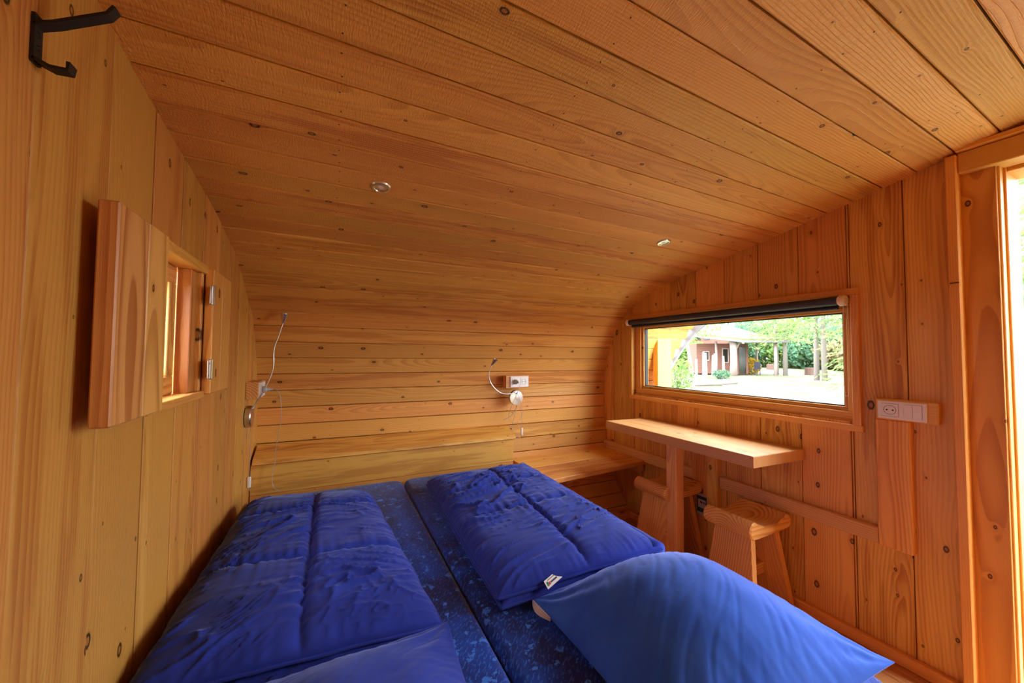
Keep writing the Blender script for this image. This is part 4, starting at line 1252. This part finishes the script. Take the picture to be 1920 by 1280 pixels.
for (x, y, lab) in ((33.7, 18.8, 'far reddish tree stump between the porch and the first larch trunk'), (28.2, 13.3, 'near reddish tree stump right of the middle larch trunks')):
    tag(G().tube([(x, y, gz(x) - .1), (x, y, gz(x) + .45)], [.33, .31], 12).build('tree_stump', plain('stump_wood', (.12, .07, .06), .9, .1)), lab, 'stump')
bt = empty('birch', (14.38, 11.28, gz(14.4)), 'slim white birch stem standing in front of the cabin', 'tree')
sp = spline([(14.38, 11.28, gz(14.4) - .05), (14.33, 11.32, gz(14.4) + 1.0), (14.22, 11.40, gz(14.4) + 2.0), (14.25, 11.4, gz(14.4) + 3.4)], 5)
G().tube(sp, [.085 - .0035 * i for i in range(len(sp))], 8).build('trunk', BARK_W, bt, smooth=True)
leaves('leaves', (14.2, 11.45, gz(14) + 2.9), (1.4, 1.6, .75), 900, .07, L_GREEN, bt, 5)
bush('bush', 12.2, 10.25, .55, .6, .75, 1100, .06, L_GREEN, 'light green bush beside the porch edge', 11)
bush('bush', 26.1, 16.0, .55, .75, .60, 800, .09, L_YELLOW, 'yellow autumn bush in front of the porch posts', 12)
bush('bush', 20.6, 14.2, .5, .5, .3, 400, .07, L_BLUE, 'low dark green tuft in front of the palisade', 14)
cc = empty('garden_chair', (25.2, 15.0, gz(25)), 'small dark garden chair beside the porch post', 'chair')
DK = plain('dark_chair', (.02, .022, .035), .6, .3)
zc_ = gz(25)
G().box(25.0, 25.4, 14.8, 15.2, zc_ + .42, zc_ + .46).build('seat', DK, cc)
G().box(25.36, 25.4, 14.8, 15.2, zc_ + .46, zc_ + .9).build('backrest', DK, cc)
for x in (25.02, 25.36):
    for y in (14.82, 15.16): G().box(x, x + .03, y, y + .03, zc_, zc_ + .42).build('leg', DK, cc)

for k, (x, y, h, r, lab) in enumerate(((26.8, 14.6, 8.5, 2.2, 'larch with bare grey lower trunk next to the porch'), (26.3, 13.8, 9.5, 2.4, 'second larch from the porch with bare trunk'), (23.6, 10.85, 9.0, 2.6, 'larch in front of the brambles with darker trunk'),
                                       (23.4, 10.4, 12.0, 3.2, 'tall pale larch trunk at the door side of the window view'))):
    conifer(x, y, h, r, lab, 40 + k, clear=2.35 if k < 3 else 2.6, trunk_r=.14)
# wood edge
LBL = ['blue-green shrub in the wood edge right behind the upper hut', 'tall blue-green shrub behind the cabin chimney', 'green shrub in the wood edge behind the porch roof', 'blue-green shrub behind the porch posts',
       'brown bramble thicket behind the far tree stump', 'brown bramble thicket behind the near tree stump', 'green shrub low at the door-side end of the window view', 'tall green tree crown above and behind the hut',
       'tallest blue-green tree crown rising over the porch roof', 'pale larch-coloured tree crown above the bramble thickets', 'pale tree crown at the door-side end of the wood edge', 'small green shrub between cabin and hut',
       'blue-green shrub farthest along the wood edge towards the door', 'green shrub behind the birch leaves left of the hut']
bs = [(34, 27.5, 3.2, 3.8, L_BLUE), (38, 24, 3.5, 5.0, L_BLUE), (39, 20, 3.3, 4.4, L_GREEN), (38, 17, 3.0, 3.8, L_BLUE), (37, 14.2, 2.6, 2.6, L_BROWN), (35, 11.6, 2.6, 2.4, L_BROWN), (33, 9, 2.4, 2.6, L_GREEN),
      (42, 29, 4, 6.5, L_GREEN), (46, 22, 4.5, 7.5, L_BLUE), (46, 15.5, 4.5, 7.5, L_CONIFER), (42, 9.5, 4.5, 7.0, L_CONIFER), (30, 23.5, 2.0, 2.4, L_GREEN), (36, 4.5, 3.5, 5.0, L_BLUE), (30, 30, 3.5, 5.0, L_GREEN)]
for k, (x, y, r, h, m) in enumerate(bs):
    bush('shrub', x, y, r, r * 1.1, h * .55, 3600, .20, m, LBL[k], 60 + k, 'wood edge', 'bush', .85)
for k, (x, y, h) in enumerate(((11.5, 1.2, 8), (14, .6, 10), (17, 3.6, 11), (20, 2.0, 12), (15.5, 4.6, 9), (18, 5.8, 11))):
    conifer(x, y, h, 2.3, ['nearest larch outside the door', 'second nearest larch outside the door', 'tall larch behind the nearest two outside the door', 'tallest larch at the far end of the doorway view', 'short larch outside on the window side of the door', 'larch outside between the door and the window views'][k], 90 + k, clear=.9, mat=L_CONIFER)
bush('shrub', 22, 1.5, 3, 3, 2.4, 2200, .15, L_BROWN, 'brown bushes behind the doorway larches', 99, 'wood edge beyond the door')
bush('shrub', 25, 4.6, 3, 3, 3.4, 2200, .15, L_BLUE, 'tall blue-green bushes behind the doorway larches', 98, 'wood edge beyond the door')
for k, z in enumerate((.42, .68)):
    zf = gz(5.0)
    tag(G().tube([(4.6, -.6, zf + z), (4.65, .6, zf + z + .02), (4.7, 1.35, zf + z)], .075, 9).build('fence_log', BARK_W, smooth=True), ('lower' if k == 0 else 'upper') + ' pale log of the fence outside the door', 'log')
fp = tag(G().tube([(4.62, 1.2, zf - .1), (4.62, 1.2, zf + .85)], .07, 9).build('fence_post', BARK_W, smooth=True), 'pale fence post carrying the logs outside the door', 'post')
